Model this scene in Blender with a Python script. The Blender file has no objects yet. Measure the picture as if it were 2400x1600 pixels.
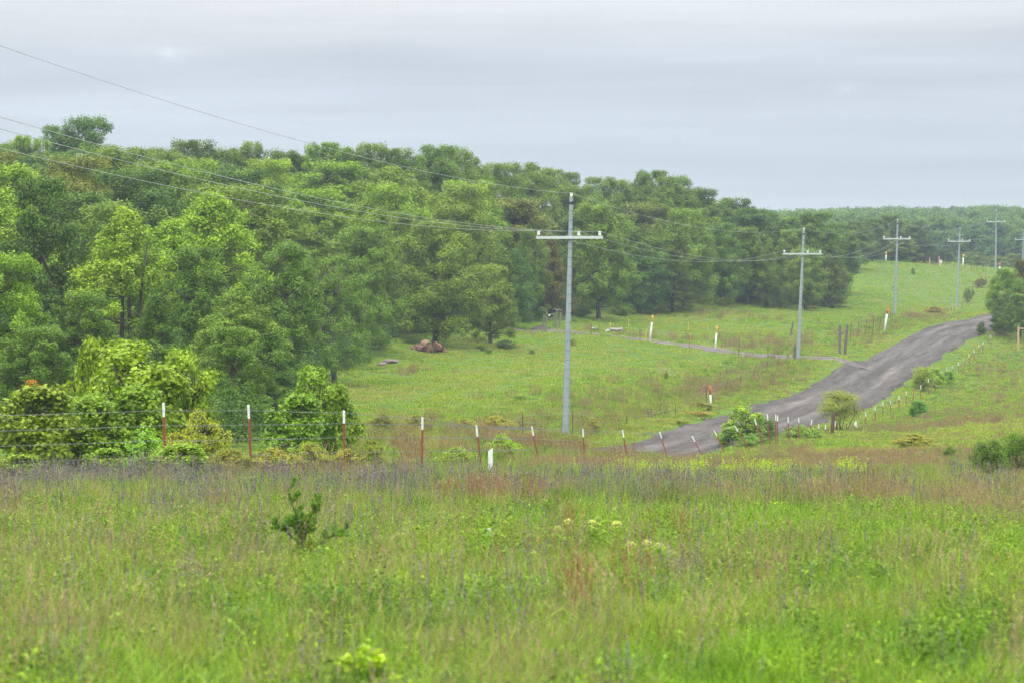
import bpy, math, random
import numpy as np
from mathutils import Vector

SC = bpy.context.scene
COL = SC.collection
R = math.radians
random.seed(7)

# ------------------------------------------------------------------ camera
FPX, HOR, CXP, CYP = 7500.0, 680.0, 1200.0, 800.0      # focal length, level line and centre in photo pixels
PITCH = math.atan((CYP - HOR) / FPX)
cam_d = bpy.data.cameras.new('camera'); cam = bpy.data.objects.new('camera', cam_d); COL.objects.link(cam)
cam.location = (0, 0, 0); cam.rotation_euler = (math.pi / 2 - PITCH, 0, 0)
cam_d.sensor_width = 36.0; cam_d.lens = FPX / 2400 * 36
cam_d.clip_start = 0.5; cam_d.clip_end = 9000
cam_d.dof.use_dof = True; cam_d.dof.focus_distance = 85; cam_d.dof.aperture_fstop = 5.6
SC.camera = cam

# ------------------------------------------------------------------ world: overcast sky
SUN_EL, SUN_AZ = 58.0, 200.0
w = bpy.data.worlds.new('World'); SC.world = w; w.use_nodes = True
nt = w.node_tree; nt.nodes.clear()
def nn(t, typ, **kw):
    n = t.nodes.new(typ)
    for k, v in kw.items(): setattr(n, k, v)
    return n
out = nn(nt, 'ShaderNodeOutputWorld')
sky = nn(nt, 'ShaderNodeTexSky', sky_type='NISHITA', sun_disc=False)
sky.sun_elevation = R(SUN_EL); sky.sun_rotation = R(SUN_AZ); sky.air_density = 1.5; sky.dust_density = 3
bg1 = nn(nt, 'ShaderNodeBackground'); bg1.inputs[1].default_value = 0.06
nt.links.new(sky.outputs[0], bg1.inputs[0])
tc = nn(nt, 'ShaderNodeTexCoord')
sep = nn(nt, 'ShaderNodeSeparateXYZ'); nt.links.new(tc.outputs['Generated'], sep.inputs[0])
# stretched stratus noise shifts the look-up height a little, so the cloud sheets are uneven
mp = nn(nt, 'ShaderNodeMapping'); mp.inputs['Scale'].default_value = (6, 6, 95)
nt.links.new(tc.outputs['Generated'], mp.inputs[0])
nz = nn(nt, 'ShaderNodeTexNoise'); nz.inputs['Scale'].default_value = 1.0; nz.inputs['Detail'].default_value = 4; nz.inputs['Roughness'].default_value = .5
nt.links.new(mp.outputs[0], nz.inputs['Vector'])
mp2 = nn(nt, 'ShaderNodeMapping'); mp2.inputs['Scale'].default_value = (9, 9, 45); mp2.inputs['Location'].default_value = (3, 1, 7)
nt.links.new(tc.outputs['Generated'], mp2.inputs[0])
nz2 = nn(nt, 'ShaderNodeTexNoise'); nz2.inputs['Scale'].default_value = 1.0; nz2.inputs['Detail'].default_value = 3
nt.links.new(mp2.outputs[0], nz2.inputs['Vector'])
def mth(t, op, a, b=None, c=None, clamp=False):
    n = nn(t, 'ShaderNodeMath', operation=op, use_clamp=clamp)
    for i, x in enumerate((a, b, c)):
        if x is None: continue
        if isinstance(x, (int, float)): n.inputs[i].default_value = x
        else: t.links.new(x, n.inputs[i])
    return n.outputs[0]
dz = mth(nt, 'MULTIPLY', mth(nt, 'SUBTRACT', nz2.outputs[0], 0.5), 0.018)
zz = mth(nt, 'ADD', sep.outputs['Z'], dz)
rp = nn(nt, 'ShaderNodeValToRGB'); nt.links.new(mth(nt, 'MULTIPLY', zz, 8.0, clamp=True), rp.inputs[0])
cr = rp.color_ramp
stops = [(0.0, (.60, .675, .75)), (.026, (.61, .69, .765)), (.036, (.58, .65, .735)), (.046, (.60, .675, .76)), (.054, (.61, .68, .765)), (.062, (.56, .625, .72)),
         (.072, (.56, .625, .72)), (.080, (.65, .70, .765)), (.092, (.745, .77, .815)), (.125, (.80, .815, .85))]
cr.elements[0].position = 0; cr.elements[0].color = stops[0][1] + (1,)
cr.elements[1].position = 1; cr.elements[1].color = stops[-1][1] + (1,)
for z, c in stops[1:-1]:
    e = cr.elements.new(z * 8); e.color = c + (1,)
# soft streak brightness
st = mth(nt, 'ADD', mth(nt, 'MULTIPLY', mth(nt, 'SUBTRACT', nz.outputs[0], 0.5), 0.46), 1.0)
def blob(px, py, w_, h_):
    x0_, z0_ = (px - 1200) / 7500, (680 - py) / 7500
    a = mth(nt, 'POWER', mth(nt, 'DIVIDE', mth(nt, 'SUBTRACT', sep.outputs['X'], x0_), w_ / 7500), 2.0); b = mth(nt, 'POWER', mth(nt, 'DIVIDE', mth(nt, 'SUBTRACT', sep.outputs['Z'], z0_), h_ / 7500), 2.0)
    return mth(nt, 'EXPONENT', mth(nt, 'MULTIPLY', mth(nt, 'ADD', a, b), -1.0))
mp3 = nn(nt, 'ShaderNodeMapping'); mp3.inputs['Scale'].default_value = (110, 110, 260); nt.links.new(tc.outputs['Generated'], mp3.inputs[0])
nz3 = nn(nt, 'ShaderNodeTexNoise'); nz3.inputs['Scale'].default_value = 1.0; nz3.inputs['Detail'].default_value = 5; nt.links.new(mp3.outputs[0], nz3.inputs['Vector'])
wz = mth(nt, 'MULTIPLY', mth(nt, 'SUBTRACT', nz3.outputs[0], .34, clamp=True), .55)
# two small torn wisps of lower cloud
wisp = mth(nt, 'MULTIPLY', mth(nt, 'ADD', blob(395, 130, 50, 20), mth(nt, 'ADD', blob(1960, 212, 55, 14), mth(nt, 'MULTIPLY', blob(200, 290, 380, 45), .35))), wz)
# the zenith of an overcast sky is about three times brighter than its horizon
zen = mth(nt, 'ADD', mth(nt, 'MULTIPLY', mth(nt, 'SMOOTH_MIN', mth(nt, 'MAXIMUM', mth(nt, 'SUBTRACT', sep.outputs['Z'], 0.10), 0.0), 1.0, 0.1), 4.0), 1.0)
vm = nn(nt, 'ShaderNodeVectorMath', operation='SCALE'); nt.links.new(rp.outputs[0], vm.inputs[0]); nt.links.new(mth(nt, 'MULTIPLY', mth(nt, 'MULTIPLY', mth(nt, 'ADD', st, wisp), 1.21), zen), vm.inputs['Scale'])
bg2 = nn(nt, 'ShaderNodeBackground'); bg2n = nn(nt, 'ShaderNodeVectorMath', operation='MULTIPLY'); bg2n.inputs[1].default_value = (1.02, 1.0, .975); nt.links.new(vm.outputs[0], bg2n.inputs[0]); nt.links.new(bg2n.outputs[0], bg2.inputs[0]); bg2.inputs[1].default_value = 1.0
mxs = nn(nt, 'ShaderNodeMixShader'); mxs.inputs[0].default_value = .94
nt.links.new(bg1.outputs[0], mxs.inputs[1]); nt.links.new(bg2.outputs[0], mxs.inputs[2]); nt.links.new(mxs.outputs[0], out.inputs[0])

sd = bpy.data.lights.new('sun', 'SUN'); sun = bpy.data.objects.new('sun', sd); COL.objects.link(sun)
sd.energy = 1.5; sd.angle = R(14); sd.color = (1, .96, .9)
sun.rotation_euler = (R(90 - SUN_EL), 0, R(180 - SUN_AZ))

SC.view_settings.view_transform = 'Standard'; SC.view_settings.look = 'None'
SC.view_settings.gamma = 1; SC.view_settings.exposure = 0.0
SC.render.engine = 'CYCLES'
cy = SC.cycles
cy.max_bounces = 5; cy.diffuse_bounces = 3; cy.glossy_bounces = 1; cy.transmission_bounces = 3; cy.volume_bounces = 0
cy.transparent_max_bounces = 4; cy.caustics_reflective = False; cy.caustics_refractive = False
cy.use_adaptive_sampling = True; cy.adaptive_threshold = 0.03
cy.use_denoising = True; cy.denoiser = 'OPENIMAGEDENOISE'; cy.denoising_input_passes = 'RGB_ALBEDO_NORMAL'; cy.denoising_prefilter = 'NONE'

# ------------------------------------------------------------------ pixel -> world
SP, CP = math.sin(PITCH), math.cos(PITCH)
def ray(px, py):
    a, b = px - CXP, CYP - py
    return np.array([a, FPX * CP + b * SP, -FPX * SP + b * CP])
def P(px, py, d):
    r = ray(px, py); return r * (d / r[1])

# terrain: photo-measured control points (px, py, distance)
CTRL = []
for x in (0, 600, 1200, 1800, 2400):
    CTRL += [(x, 1860, 11), (x, 1600, 15), (x, 1430, 20), (x, 1290, 28), (x, 1205, 38)]
CTRL += [(0, 1155, 50), (600, 1150, 50), (1200, 1148, 50), (1800, 1150, 50), (2400, 1155, 50),
 (0, 1125, 60), (380, 1118, 60), (800, 1110, 64), (990, 1105, 68), (1127, 1098, 76), (1262, 1090, 90), (1500, 1120, 64), (1471, 1083, 106), (1644, 1076, 122),
 (1805, 1052, 134), (1918, 1034, 152), (1985, 1018, 172), (2029, 1000, 188), (2087, 972, 210), (2124, 950, 223), (2176, 925, 238), (2233, 888, 253), (2283, 858, 268),
 (2340, 805, 298), (1400, 1100, 92), (1700, 1108, 90), (1950, 1085, 108), (2000, 1108, 80), (2200, 1060, 120), (2390, 1125, 68), (2390, 1090, 95), (2300, 1020, 150), (2390, 950, 205), (2390, 860, 270),
 (2200, 980, 200), (2390, 770, 320), (2390, 735, 360),
 # valley behind the fence
 (0, 1090, 85), (300, 1085, 85), (650, 1075, 88), (0, 1025, 115), (300, 1020, 115), (650, 1030, 115), (900, 1050, 105), (1100, 1045, 112),
 (0, 930, 150), (300, 925, 150), (600, 940, 150), (850, 985, 145), (1050, 995, 147), (1325, 1025, 145),
 (0, 770, 200), (300, 780, 200), (600, 830, 195), (780, 885, 195), (900, 850, 215), (0, 670, 245), (400, 672, 245), (800, 720, 255),
 (0, 586, 290), (400, 586, 290), (800, 588, 295), (1050, 595, 305), (1200, 600, 330), (1350, 604, 358), (1550, 600, 375), (1800, 655, 395), (1930, 690, 405),
 (0, 590, 340), (700, 600, 350), (1300, 620, 420), (1800, 660, 460),
 # pasture
 (950, 965, 160), (1000, 880, 200), (1000, 818, 236), (1180, 765, 276), (1170, 860, 215), (1300, 775, 275), (1300, 965, 165), (1300, 865, 215), (1400, 784, 273), (1500, 796, 271),
 (1600, 809, 267), (1700, 825, 260), (1800, 838, 254), (1870, 846, 250), (1980, 848, 246), (1550, 945, 182), (1600, 885, 225), (1750, 862, 246), (1750, 920, 205),
 (1200, 742, 296), (1350, 727, 312), (1500, 722, 325), (1650, 708, 338), (1800, 714, 348), (1930, 722, 358), (1700, 760, 300), (1900, 790, 285),
 # road
 (1560, 1058, 138), (1640, 1036, 150), (1735, 1008, 170), (1830, 980, 190), (1920, 948, 208), (1995, 915, 229), (2047, 883, 244), (2090, 850, 256), (2155, 815, 274), (2205, 785, 292), (2250, 768, 308), (2320, 749, 338),
 (2000, 833, 262), (2055, 800, 286), (2097, 737, 350), (2242, 727, 430 - 60), (2150, 752, 330),
 # upper pasture
 (2242, 722, 430), (1985, 700, 385), (2000, 650, 450), (1990, 608, 510), (2120, 672, 450), (2090, 612, 515), (2220, 617, 520), (2333, 637, 525), (2250, 660, 480), (2390, 628, 600), (2390, 690, 440),
 (1900, 625, 520), (2000, 640, 580), (2200, 650, 640), (2390, 660, 680),
 (1700, 620, 750), (2100, 622, 750), (2400, 622, 750), (1700, 594, 950), (2100, 584, 950), (2400, 582, 950), (1200, 600, 800), (0, 600, 700), (0, 580, 1000), (1200, 596, 1000),
 (0, 570, 2500), (1200, 596, 2500), (2400, 596, 2500)]
CTRL = [c for c in CTRL if not (c[0] == 2242 and c[2] == 370)]
cp = np.array([P(*c) for c in CTRL])
cr_ = np.hypot(cp[:, 0], cp[:, 1]); cu = np.arctan2(cp[:, 0], cp[:, 1]) * 9.0; cv = np.log(cr_); ca = cp[:, 2] / cr_
def tps(r2): return 0.5 * r2 * np.log(r2 + 1e-12)
N_ = len(cp)
A_ = np.zeros((N_ + 3, N_ + 3))
A_[:N_, :N_] = tps((cu[:, None] - cu) ** 2 + (cv[:, None] - cv) ** 2) + np.eye(N_) * 0.0012
A_[:N_, N_] = 1; A_[:N_, N_ + 1] = cu; A_[:N_, N_ + 2] = cv
A_[N_:, :N_] = A_[:N_, N_:].T
W_ = np.linalg.solve(A_, np.concatenate([ca, np.zeros(3)]))

def hash2(i, j, s=0):
    h = (i * 374761393 + j * 668265263 + s * 1442695041) & 0xffffffff
    h = ((h ^ (h >> 13)) * 1274126177) & 0xffffffff
    return ((h ^ (h >> 16)) & 0xffff) / 65535.0
def vnoise(x, y, s=0):
    xi = np.floor(x).astype(np.int64); yi = np.floor(y).astype(np.int64)
    fx = x - xi; fy = y - yi; fx = fx * fx * (3 - 2 * fx); fy = fy * fy * (3 - 2 * fy)
    a = hash2(xi, yi, s); b = hash2(xi + 1, yi, s); c = hash2(xi, yi + 1, s); d = hash2(xi + 1, yi + 1, s)
    return (a * (1 - fx) + b * fx) * (1 - fy) + (c * (1 - fx) + d * fx) * fy
def fbm(x, y, s=0, o=3):
    t = 0; am = 1; tot = 0
    for k in range(o):
        t = t + am * vnoise(x * 2 ** k, y * 2 ** k, s + k); tot += am; am *= .5
    return t / tot

ROADC = [(1455, 127), (1490, 130.5), (1560, 138), (1640, 150), (1735, 170), (1830, 190), (1920, 208), (1995, 229), (2047, 244), (2090, 256), (2150, 274), (2200, 292), (2250, 310), (2322, 338), (2385, 372), (2430, 420)]
TRACKC = [(1080, 283), (1170, 279), (1240, 277), (1300, 275), (1400, 273), (1500, 271), (1600, 267), (1700, 261), (1800, 256), (1900, 252), (1990, 248), (2022, 247)]
def poly_world(L): return np.array([[(px - CXP) / FPX * d, d] for px, d in L])
def spline(pts, step):
    pts = np.array(pts, float); out = []
    for i in range(len(pts) - 1):
        p0, p1, p2, p3 = pts[max(i - 1, 0)], pts[i], pts[i + 1], pts[min(i + 2, len(pts) - 1)]
        n = max(2, int(np.linalg.norm(p2 - p1) / step))
        for k in range(n):
            t = k / n
            out.append(.5 * ((2 * p1) + (-p0 + p2) * t + (2 * p0 - 5 * p1 + 4 * p2 - p3) * t * t + (-p0 + 3 * p1 - 3 * p2 + p3) * t ** 3))
    out.append(pts[-1]); return np.array(out)
ROAD = spline(poly_world(ROADC), 1.5); TRACK = spline(poly_world(TRACKC), 1.5)
def dist_poly(X, Y, L):
    X = np.atleast_1d(X).astype(float); Y = np.atleast_1d(Y).astype(float)
    best = np.full(X.shape, 1e9)
    m = (Y > L[:, 1].min() - 15) & (Y < L[:, 1].max() + 15) & (np.abs(X) < 140)
    if m.any():
        xs, ys = X[m], Y[m]; b = np.full(xs.shape, 1e9)
        for i in range(0, len(L), 1):
            b = np.minimum(b, (xs - L[i, 0]) ** 2 + (ys - L[i, 1]) ** 2)
        best[m] = np.sqrt(b)
    return best

def height0(X, Y):
    X = np.asarray(X, float); Y = np.asarray(Y, float)
    th = np.arctan2(X, Y); r = np.hypot(X, Y); rc = np.clip(r, 8, 2500)
    u = np.clip(th, -.215, .215) * 9.0; v = np.log(rc)
    u_ = u.ravel(); v_ = v.ravel(); a = W_[N_] + W_[N_ + 1] * u_ + W_[N_ + 2] * v_
    a = a.copy()
    for s in range(0, len(u_), 20000):
        e = s + 20000
        a[s:e] += tps((u_[s:e, None] - cu) ** 2 + (v_[s:e, None] - cv) ** 2) @ W_[:N_]
    z = a.reshape(u.shape) * rc
    k = np.clip((np.abs(th) - .5) / 1.0, 0, 1); k = k * k * (3 - 2 * k)
    return z * (1 - k) + (-2.2) * k
def height(X, Y):
    z = height0(X, Y)
    return z + (fbm(np.asarray(X) / 3.0, np.asarray(Y) / 3.0, 5) - .5) * .12
def H1(x, y): return float(height(np.array([x]), np.array([y]))[0])
def G(px, d):
    x = (px - CXP) / FPX * d; return np.array([x, d, H1(x, d)])
_ds = np.geomspace(12, 900, 1400)
def HIT(px, py, dmin=12):
    r = ray(px, py); pts = r[None, :] * (_ds / r[1])[:, None]
    h = height(pts[:, 0], pts[:, 1]); m = (pts[:, 2] < h) & (_ds > dmin)
    i = int(np.argmax(m)) if m.any() else len(_ds) - 1
    return np.array([pts[i, 0], pts[i, 1], h[i]])

# ------------------------------------------------------------------ object helpers
def tag(o, label=None, cat=None, group=None, kind=None):
    if label: o['label'] = label
    if cat: o['category'] = cat
    if group: o['group'] = group
    if kind: o['kind'] = kind
    return o
def link(name, me, mats, parent=None):
    o = bpy.data.objects.new(name, me); COL.objects.link(o)
    for m in (mats if isinstance(mats, (list, tuple)) else [mats]):
        if m is not None: me.materials.append(m)
    if parent is not None: o.parent = parent
    return o
def thing(name, label, cat, loc, rz=0.0, group=None):
    o = bpy.data.objects.new(name, None); COL.objects.link(o)
    o.location = Vector(loc); o.rotation_euler = (0, 0, rz); o.empty_display_size = .3
    return tag(o, label, cat, group)
def dup(root, loc, rot=(0, 0, 0), scale=(1, 1, 1), label=None, group=None):
    r = root.copy(); COL.objects.link(r)
    r.location = Vector(loc); r.rotation_euler = rot; r.scale = scale
    if label: r['label'] = label
    if group: r['group'] = group
    for ch in KIDS.get(root.name, []):
        c = ch.copy(); COL.objects.link(c); c.parent = r
        for g in KIDS.get(ch.name, []):
            d = g.copy(); COL.objects.link(d); d.parent = c
    return r
KIDS = {}
def part(name, me, mats, parent):
    o = link(name, me, mats, parent); KIDS.setdefault(parent.name, []).append(o); return o

class MB:
    def __init__(s): s.v = []; s.f = []; s.mi = []
    def add(s, vs, fs, mi=0):
        b = len(s.v); s.v += [tuple(map(float, v)) for v in vs]; s.f += [tuple(b + i for i in f) for f in fs]; s.mi += [mi] * len(fs)
    def tube(s, pts, rad, n=6, cap=True, mi=0, flat=None):
        pts = [np.array(p, float) for p in pts]; m = len(pts)
        if not hasattr(rad, '__len__'): rad = [rad] * m
        vs = []; ref = np.array([0.13, 0.97, 0.21])
        for i in range(m):
            t = pts[min(i + 1, m - 1)] - pts[max(i - 1, 0)]; t = t / (np.linalg.norm(t) + 1e-9)
            rf = ref if abs(t @ ref) < .9 else np.array([1., 0, 0])
            a = np.cross(t, rf); a /= np.linalg.norm(a); b = np.cross(t, a)
            for k in range(n):
                an = 2 * math.pi * k / n; vs.append(pts[i] + rad[i] * (a * math.cos(an) + b * math.sin(an)))
        fs = [(i * n + k, i * n + (k + 1) % n, (i + 1) * n + (k + 1) % n, (i + 1) * n + k) for i in range(m - 1) for k in range(n)]
        if cap: fs += [tuple(range(n - 1, -1, -1)), tuple((m - 1) * n + k for k in range(n))]
        s.add(vs, fs, mi)
    def box(s, c, sz, mi=0, rz=0, tilt=None):
        x, y, z = np.array(sz) / 2.0; vs = []
        for dx, dy, dz_ in ((-x, -y, -z), (x, -y, -z), (x, y, -z), (-x, y, -z), (-x, -y, z), (x, -y, z), (x, y, z), (-x, y, z)):
            p = Vector((dx, dy, dz_))
            if tilt is not None: p.rotate(tilt)
            if rz: p = Vector((p.x * math.cos(rz) - p.y * math.sin(rz), p.x * math.sin(rz) + p.y * math.cos(rz), p.z))
            vs.append((c[0] + p.x, c[1] + p.y, c[2] + p.z))
        s.add(vs, [(3, 2, 1, 0), (4, 5, 6, 7), (0, 1, 5, 4), (1, 2, 6, 5), (2, 3, 7, 6), (3, 0, 4, 7)], mi)
    def mesh(s, name, smooth=False):
        me = bpy.data.meshes.new(name); me.from_pydata(s.v, [], s.f); me.update()
        if any(s.mi): me.polygons.foreach_set('material_index', s.mi)
        if smooth: me.polygons.foreach_set('use_smooth', [True] * len(me.polygons))
        return me
def np_mesh(name, V, loops, starts, totals, tint=None, smooth=False):
    me = bpy.data.meshes.new(name)
    me.vertices.add(len(V)); me.vertices.foreach_set('co', np.asarray(V, np.float32).ravel())
    me.loops.add(len(loops)); me.loops.foreach_set('vertex_index', np.asarray(loops, np.int32))
    me.polygons.add(len(starts)); me.polygons.foreach_set('loop_start', np.asarray(starts, np.int32)); me.polygons.foreach_set('loop_total', np.asarray(totals, np.int32))
    if tint is not None:
        a = me.attributes.new('tint', 'FLOAT', 'FACE'); a.data.foreach_set('value', np.asarray(tint, np.float32))
    if smooth: me.polygons.foreach_set('use_smooth', np.ones(len(starts), bool))
    me.update(calc_edges=True); me.validate(); return me
LEAF = {'rhomb': np.array([[0, 0], [.5, .45], [0, 1], [-.5, .45]]),
        'oak': np.array([[0, 0], [.12, .2], [.5, .38], [.2, .5], [.55, .78], [0, 1], [-.55, .78], [-.2, .5], [-.5, .38], [-.12, .2]])}
def leaves_mesh(name, C, Nn, L, Wd, rng, tint=None, shape='rhomb', lean=None):
    """C centres, Nn normals; each leaf is a small polygon of length L and width Wd, slightly bent."""
    n = len(C); sh = LEAF[shape]; k = len(sh)
    Nn = Nn / (np.linalg.norm(Nn, axis=1, keepdims=True) + 1e-9)
    t = rng.normal(size=(n, 3)) if lean is None else lean + rng.normal(size=(n, 3)) * .5
    t -= Nn * (t * Nn).sum(1, keepdims=True); t /= np.linalg.norm(t, axis=1, keepdims=True) + 1e-9
    b = np.cross(Nn, t); L = np.broadcast_to(L, n)[:, None, None]; Wd = np.broadcast_to(Wd, n)[:, None, None]
    V = C[:, None, :] + t[:, None, :] * ((sh[:, 1] - .5)[None, :, None] * L) + b[:, None, :] * (sh[:, 0][None, :, None] * Wd) - Nn[:, None, :] * (np.abs(sh[:, 1] - .4)[None, :, None] * L * .25)
    return np_mesh(name, V.reshape(-1, 3), np.arange(n * k), np.arange(n) * k, np.full(n, k), tint)

# ------------------------------------------------------------------ materials
def mat(name):
    m = bpy.data.materials.new(name); m.use_nodes = True; t = m.node_tree; t.nodes.clear()
    return m, t, nn(t, 'ShaderNodeOutputMaterial')
def col4(c): return (c[0], c[1], c[2], 1)
def noise(t, scale, vec=None, detail=3, rough=.5):
    n = nn(t, 'ShaderNodeTexNoise'); n.inputs['Scale'].default_value = scale; n.inputs['Detail'].default_value = detail; n.inputs['Roughness'].default_value = rough
    if vec is not None: t.links.new(vec, n.inputs['Vector'])
    return n
def ramp(t, fac, stops):
    r = nn(t, 'ShaderNodeValToRGB'); t.links.new(fac, r.inputs[0]); c = r.color_ramp
    c.elements[0].position = stops[0][0]; c.elements[0].color = col4(stops[0][1]); c.elements[1].position = stops[-1][0]; c.elements[1].color = col4(stops[-1][1])
    for p, q in stops[1:-1]: e = c.elements.new(p); e.color = col4(q)
    return r.outputs[0]
def mixc(t, fac, a, b, mode='MIX'):
    n = nn(t, 'ShaderNodeMix', data_type='RGBA', blend_type=mode)
    for s, x in ((0, fac), (6, a), (7, b)):
        if isinstance(x, (int, float)): n.inputs[s].default_value = x
        elif isinstance(x, tuple): n.inputs[s].default_value = col4(x)
        else: t.links.new(x, n.inputs[s])
    return n.outputs[2]
def scalec(t, c, f):
    n = nn(t, 'ShaderNodeVectorMath', operation='SCALE')
    if isinstance(c, tuple): n.inputs[0].default_value = c
    else: t.links.new(c, n.inputs[0])
    if isinstance(f, (int, float)): n.inputs['Scale'].default_value = f
    else: t.links.new(f, n.inputs['Scale'])
    return n.outputs[0]
def leafy_shader(t, o, c, trans=.35, rough=.55, spec=.25):
    p = nn(t, 'ShaderNodeBsdfPrincipled'); t.links.new(c, p.inputs['Base Color']); p.inputs['Roughness'].default_value = rough
    p.inputs['Specular IOR Level'].default_value = spec
    tr = nn(t, 'ShaderNodeBsdfTranslucent'); t.links.new(mixc(t, 1.0, c, (1.25, 1.25, .6), 'MULTIPLY'), tr.inputs[0])
    m = nn(t, 'ShaderNodeMixShader'); m.inputs[0].default_value = trans
    t.links.new(p.outputs[0], m.inputs[1]); t.links.new(tr.outputs[0], m.inputs[2]); t.links.new(m.outputs[0], o.inputs[0])
def leaf_material(name, trans=.22):
    """crown foliage: object colour, varied leaf by leaf (attribute tint) and over the place"""
    m, t, o = mat(name)
    oi = nn(t, 'ShaderNodeObjectInfo'); at = nn(t, 'ShaderNodeAttribute', attribute_name='tint', attribute_type='GEOMETRY')
    g = nn(t, 'ShaderNodeNewGeometry')
    nz = noise(t, .6, g.outputs['Position'], 2)
    f = mth(t, 'ADD', mth(t, 'MULTIPLY', at.outputs['Fac'], .75), .62)
    f = mth(t, 'MULTIPLY', f, mth(t, 'ADD', mth(t, 'MULTIPLY', nz.outputs[0], .5), .75))
    warm = mixc(t, mth(t, 'MULTIPLY', at.outputs['Fac'], .55), oi.outputs['Color'], mixc(t, 1.0, oi.outputs['Color'], (1.45, 1.12, .7), 'MULTIPLY'))
    warm = mixc(t, 1.0, warm, (1.20, 1.05, .46), 'MULTIPLY')
    leafy_shader(t, o, scalec(t, warm, mth(t, 'MULTIPLY', f, 1.46)), trans)
    return m
M_LEAF = leaf_material('foliage')
def plain(name, c, c2=None, scale=8, rough=.7, metal=0, stretch=(1, 1, 1), bump=0):
    m, t, o = mat(name); p = nn(t, 'ShaderNodeBsdfPrincipled'); p.inputs['Roughness'].default_value = rough; p.inputs['Metallic'].default_value = metal
    tc_ = nn(t, 'ShaderNodeTexCoord'); mp_ = nn(t, 'ShaderNodeMapping'); mp_.inputs['Scale'].default_value = stretch; t.links.new(tc_.outputs['Object'], mp_.inputs[0])
    nz_ = noise(t, scale, mp_.outputs[0], 5, .65)
    t.links.new(ramp(t, nz_.outputs[0], [(.3, c), (.7, c2 or tuple(x * .8 for x in c))]), p.inputs['Base Color'])
    if bump:
        b = nn(t, 'ShaderNodeBump'); b.inputs['Distance'].default_value = bump; b.inputs['Strength'].default_value = .8
        t.links.new(nz_.outputs[0], b.inputs['Height']); t.links.new(b.outputs[0], p.inputs['Normal'])
    t.links.new(p.outputs[0], o.inputs[0]); return m
M_BARK = plain('bark', (.11, .095, .075), (.05, .042, .034), 6, .9, bump=.02, stretch=(3, 3, 1))
M_STEEL = plain('galvanised_steel', (.33, .385, .42), (.25, .30, .335), 5, .55, .35, (1, 1, .25))
M_ARM = plain('crossarm_steel', (.55, .60, .60), (.46, .51, .52), 9, .5, .2)
M_INS = plain('porcelain', (.72, .72, .68), (.60, .60, .57), 5, .35)
M_BAND = plain('dark_band', (.03, .035, .05), None, 5, .6)
M_WIRE = plain('wire', (.44, .46, .46), (.32, .34, .35), 3, .5, .5)
M_BARB = plain('barbed_wire', (.24, .26, .26), (.14, .14, .14), 3, .5, .5)
M_RED = plain('red_paint', (.29, .065, .045), (.20, .05, .035), 12, .75)
M_RUST = plain('rusty_steel', (.16, .065, .045), (.085, .05, .035), 12, .85)
M_WHT = plain('white_paint', (.78, .79, .79), (.62, .63, .62), 14, .6)
M_YEL = plain('yellow_plastic', (.75, .42, .03), (.68, .36, .03), 9, .45)
M_STK = plain('yellow_stake', (.66, .52, .08), (.55, .42, .07), 9, .6)
M_ORG = plain('orange_plastic', (.62, .13, .03), (.50, .10, .03), 9, .5)
M_WOOD = plain('grey_wood', (.19, .165, .14), (.07, .06, .055), 7, .9, bump=.02, stretch=(4, 4, .6))
M_PALE = plain('pale_wood', (.50, .36, .22), (.38, .27, .16), 7, .85, stretch=(3, 3, 1))
M_LICH = plain('weathered_wood', (.22, .22, .16), (.13, .13, .10), 7, .9, stretch=(3, 3, .8))
M_GRNP = plain('green_paint', (.13, .24, .17), (.10, .18, .13), 7, .7)
M_ROCKR = plain('red_brown_stone', (.21, .095, .07), (.09, .05, .042), 2.4, .95, bump=.05)
M_ROCKT = plain('tan_stone', (.30, .20, .11), (.14, .08, .055), 2.4, .95, bump=.05)
M_ROCKG = plain('grey_stone', (.24, .19, .18), (.12, .09, .085), 2.4, .95, bump=.05)
M_ROCKW = plain('limestone', (.46, .50, .46), (.30, .33, .30), 3, .95, bump=.05)
M_SOIL = plain('dark_soil', (.085, .06, .055), (.04, .03, .03), 3, .95, bump=.05)

def ground_material():
    m, t, o = mat('pasture'); g = nn(t, 'ShaderNodeNewGeometry'); p = nn(t, 'ShaderNodeBsdfPrincipled'); p.inputs['Roughness'].default_value = .9; p.inputs['Specular IOR Level'].default_value = .1
    a = nn(t, 'ShaderNodeAttribute', attribute_name='dry', attribute_type='GEOMETRY'); b = nn(t, 'ShaderNodeAttribute', attribute_name='wood', attribute_type='GEOMETRY')
    n1 = noise(t, .07, g.outputs['Position'], 4, .6); n2 = noise(t, 1.4, g.outputs['Position'], 5, .75); n3 = noise(t, 9, g.outputs['Position'], 3, .7)
    c = ramp(t, n1.outputs[0], [(.32, (.070, .130, .013)), (.5, (.088, .148, .015)), (.68, (.108, .150, .021))])
    c = mixc(t, mth(t, 'MULTIPLY', n2.outputs[0], .45), c, (.05, .11, .011))
    c = mixc(t, mth(t, 'MULTIPLY', mth(t, 'ADD', a.outputs['Fac'], mth(t, 'MULTIPLY', mth(t, 'SUBTRACT', n2.outputs[0], .5), .8), clamp=True), .85), c, (.17, .12, .065))
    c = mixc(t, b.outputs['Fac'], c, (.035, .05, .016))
    c = scalec(t, c, mth(t, 'ADD', mth(t, 'MULTIPLY', n3.outputs[0], .6), .7))
    t.links.new(c, p.inputs['Base Color'])
    bp = nn(t, 'ShaderNodeBump'); bp.inputs['Distance'].default_value = .12; bp.inputs['Strength'].default_value = .7; t.links.new(n2.outputs[0], bp.inputs['Height']); t.links.new(bp.outputs[0], p.inputs['Normal'])
    t.links.new(p.outputs[0], o.inputs[0]); return m
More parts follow.
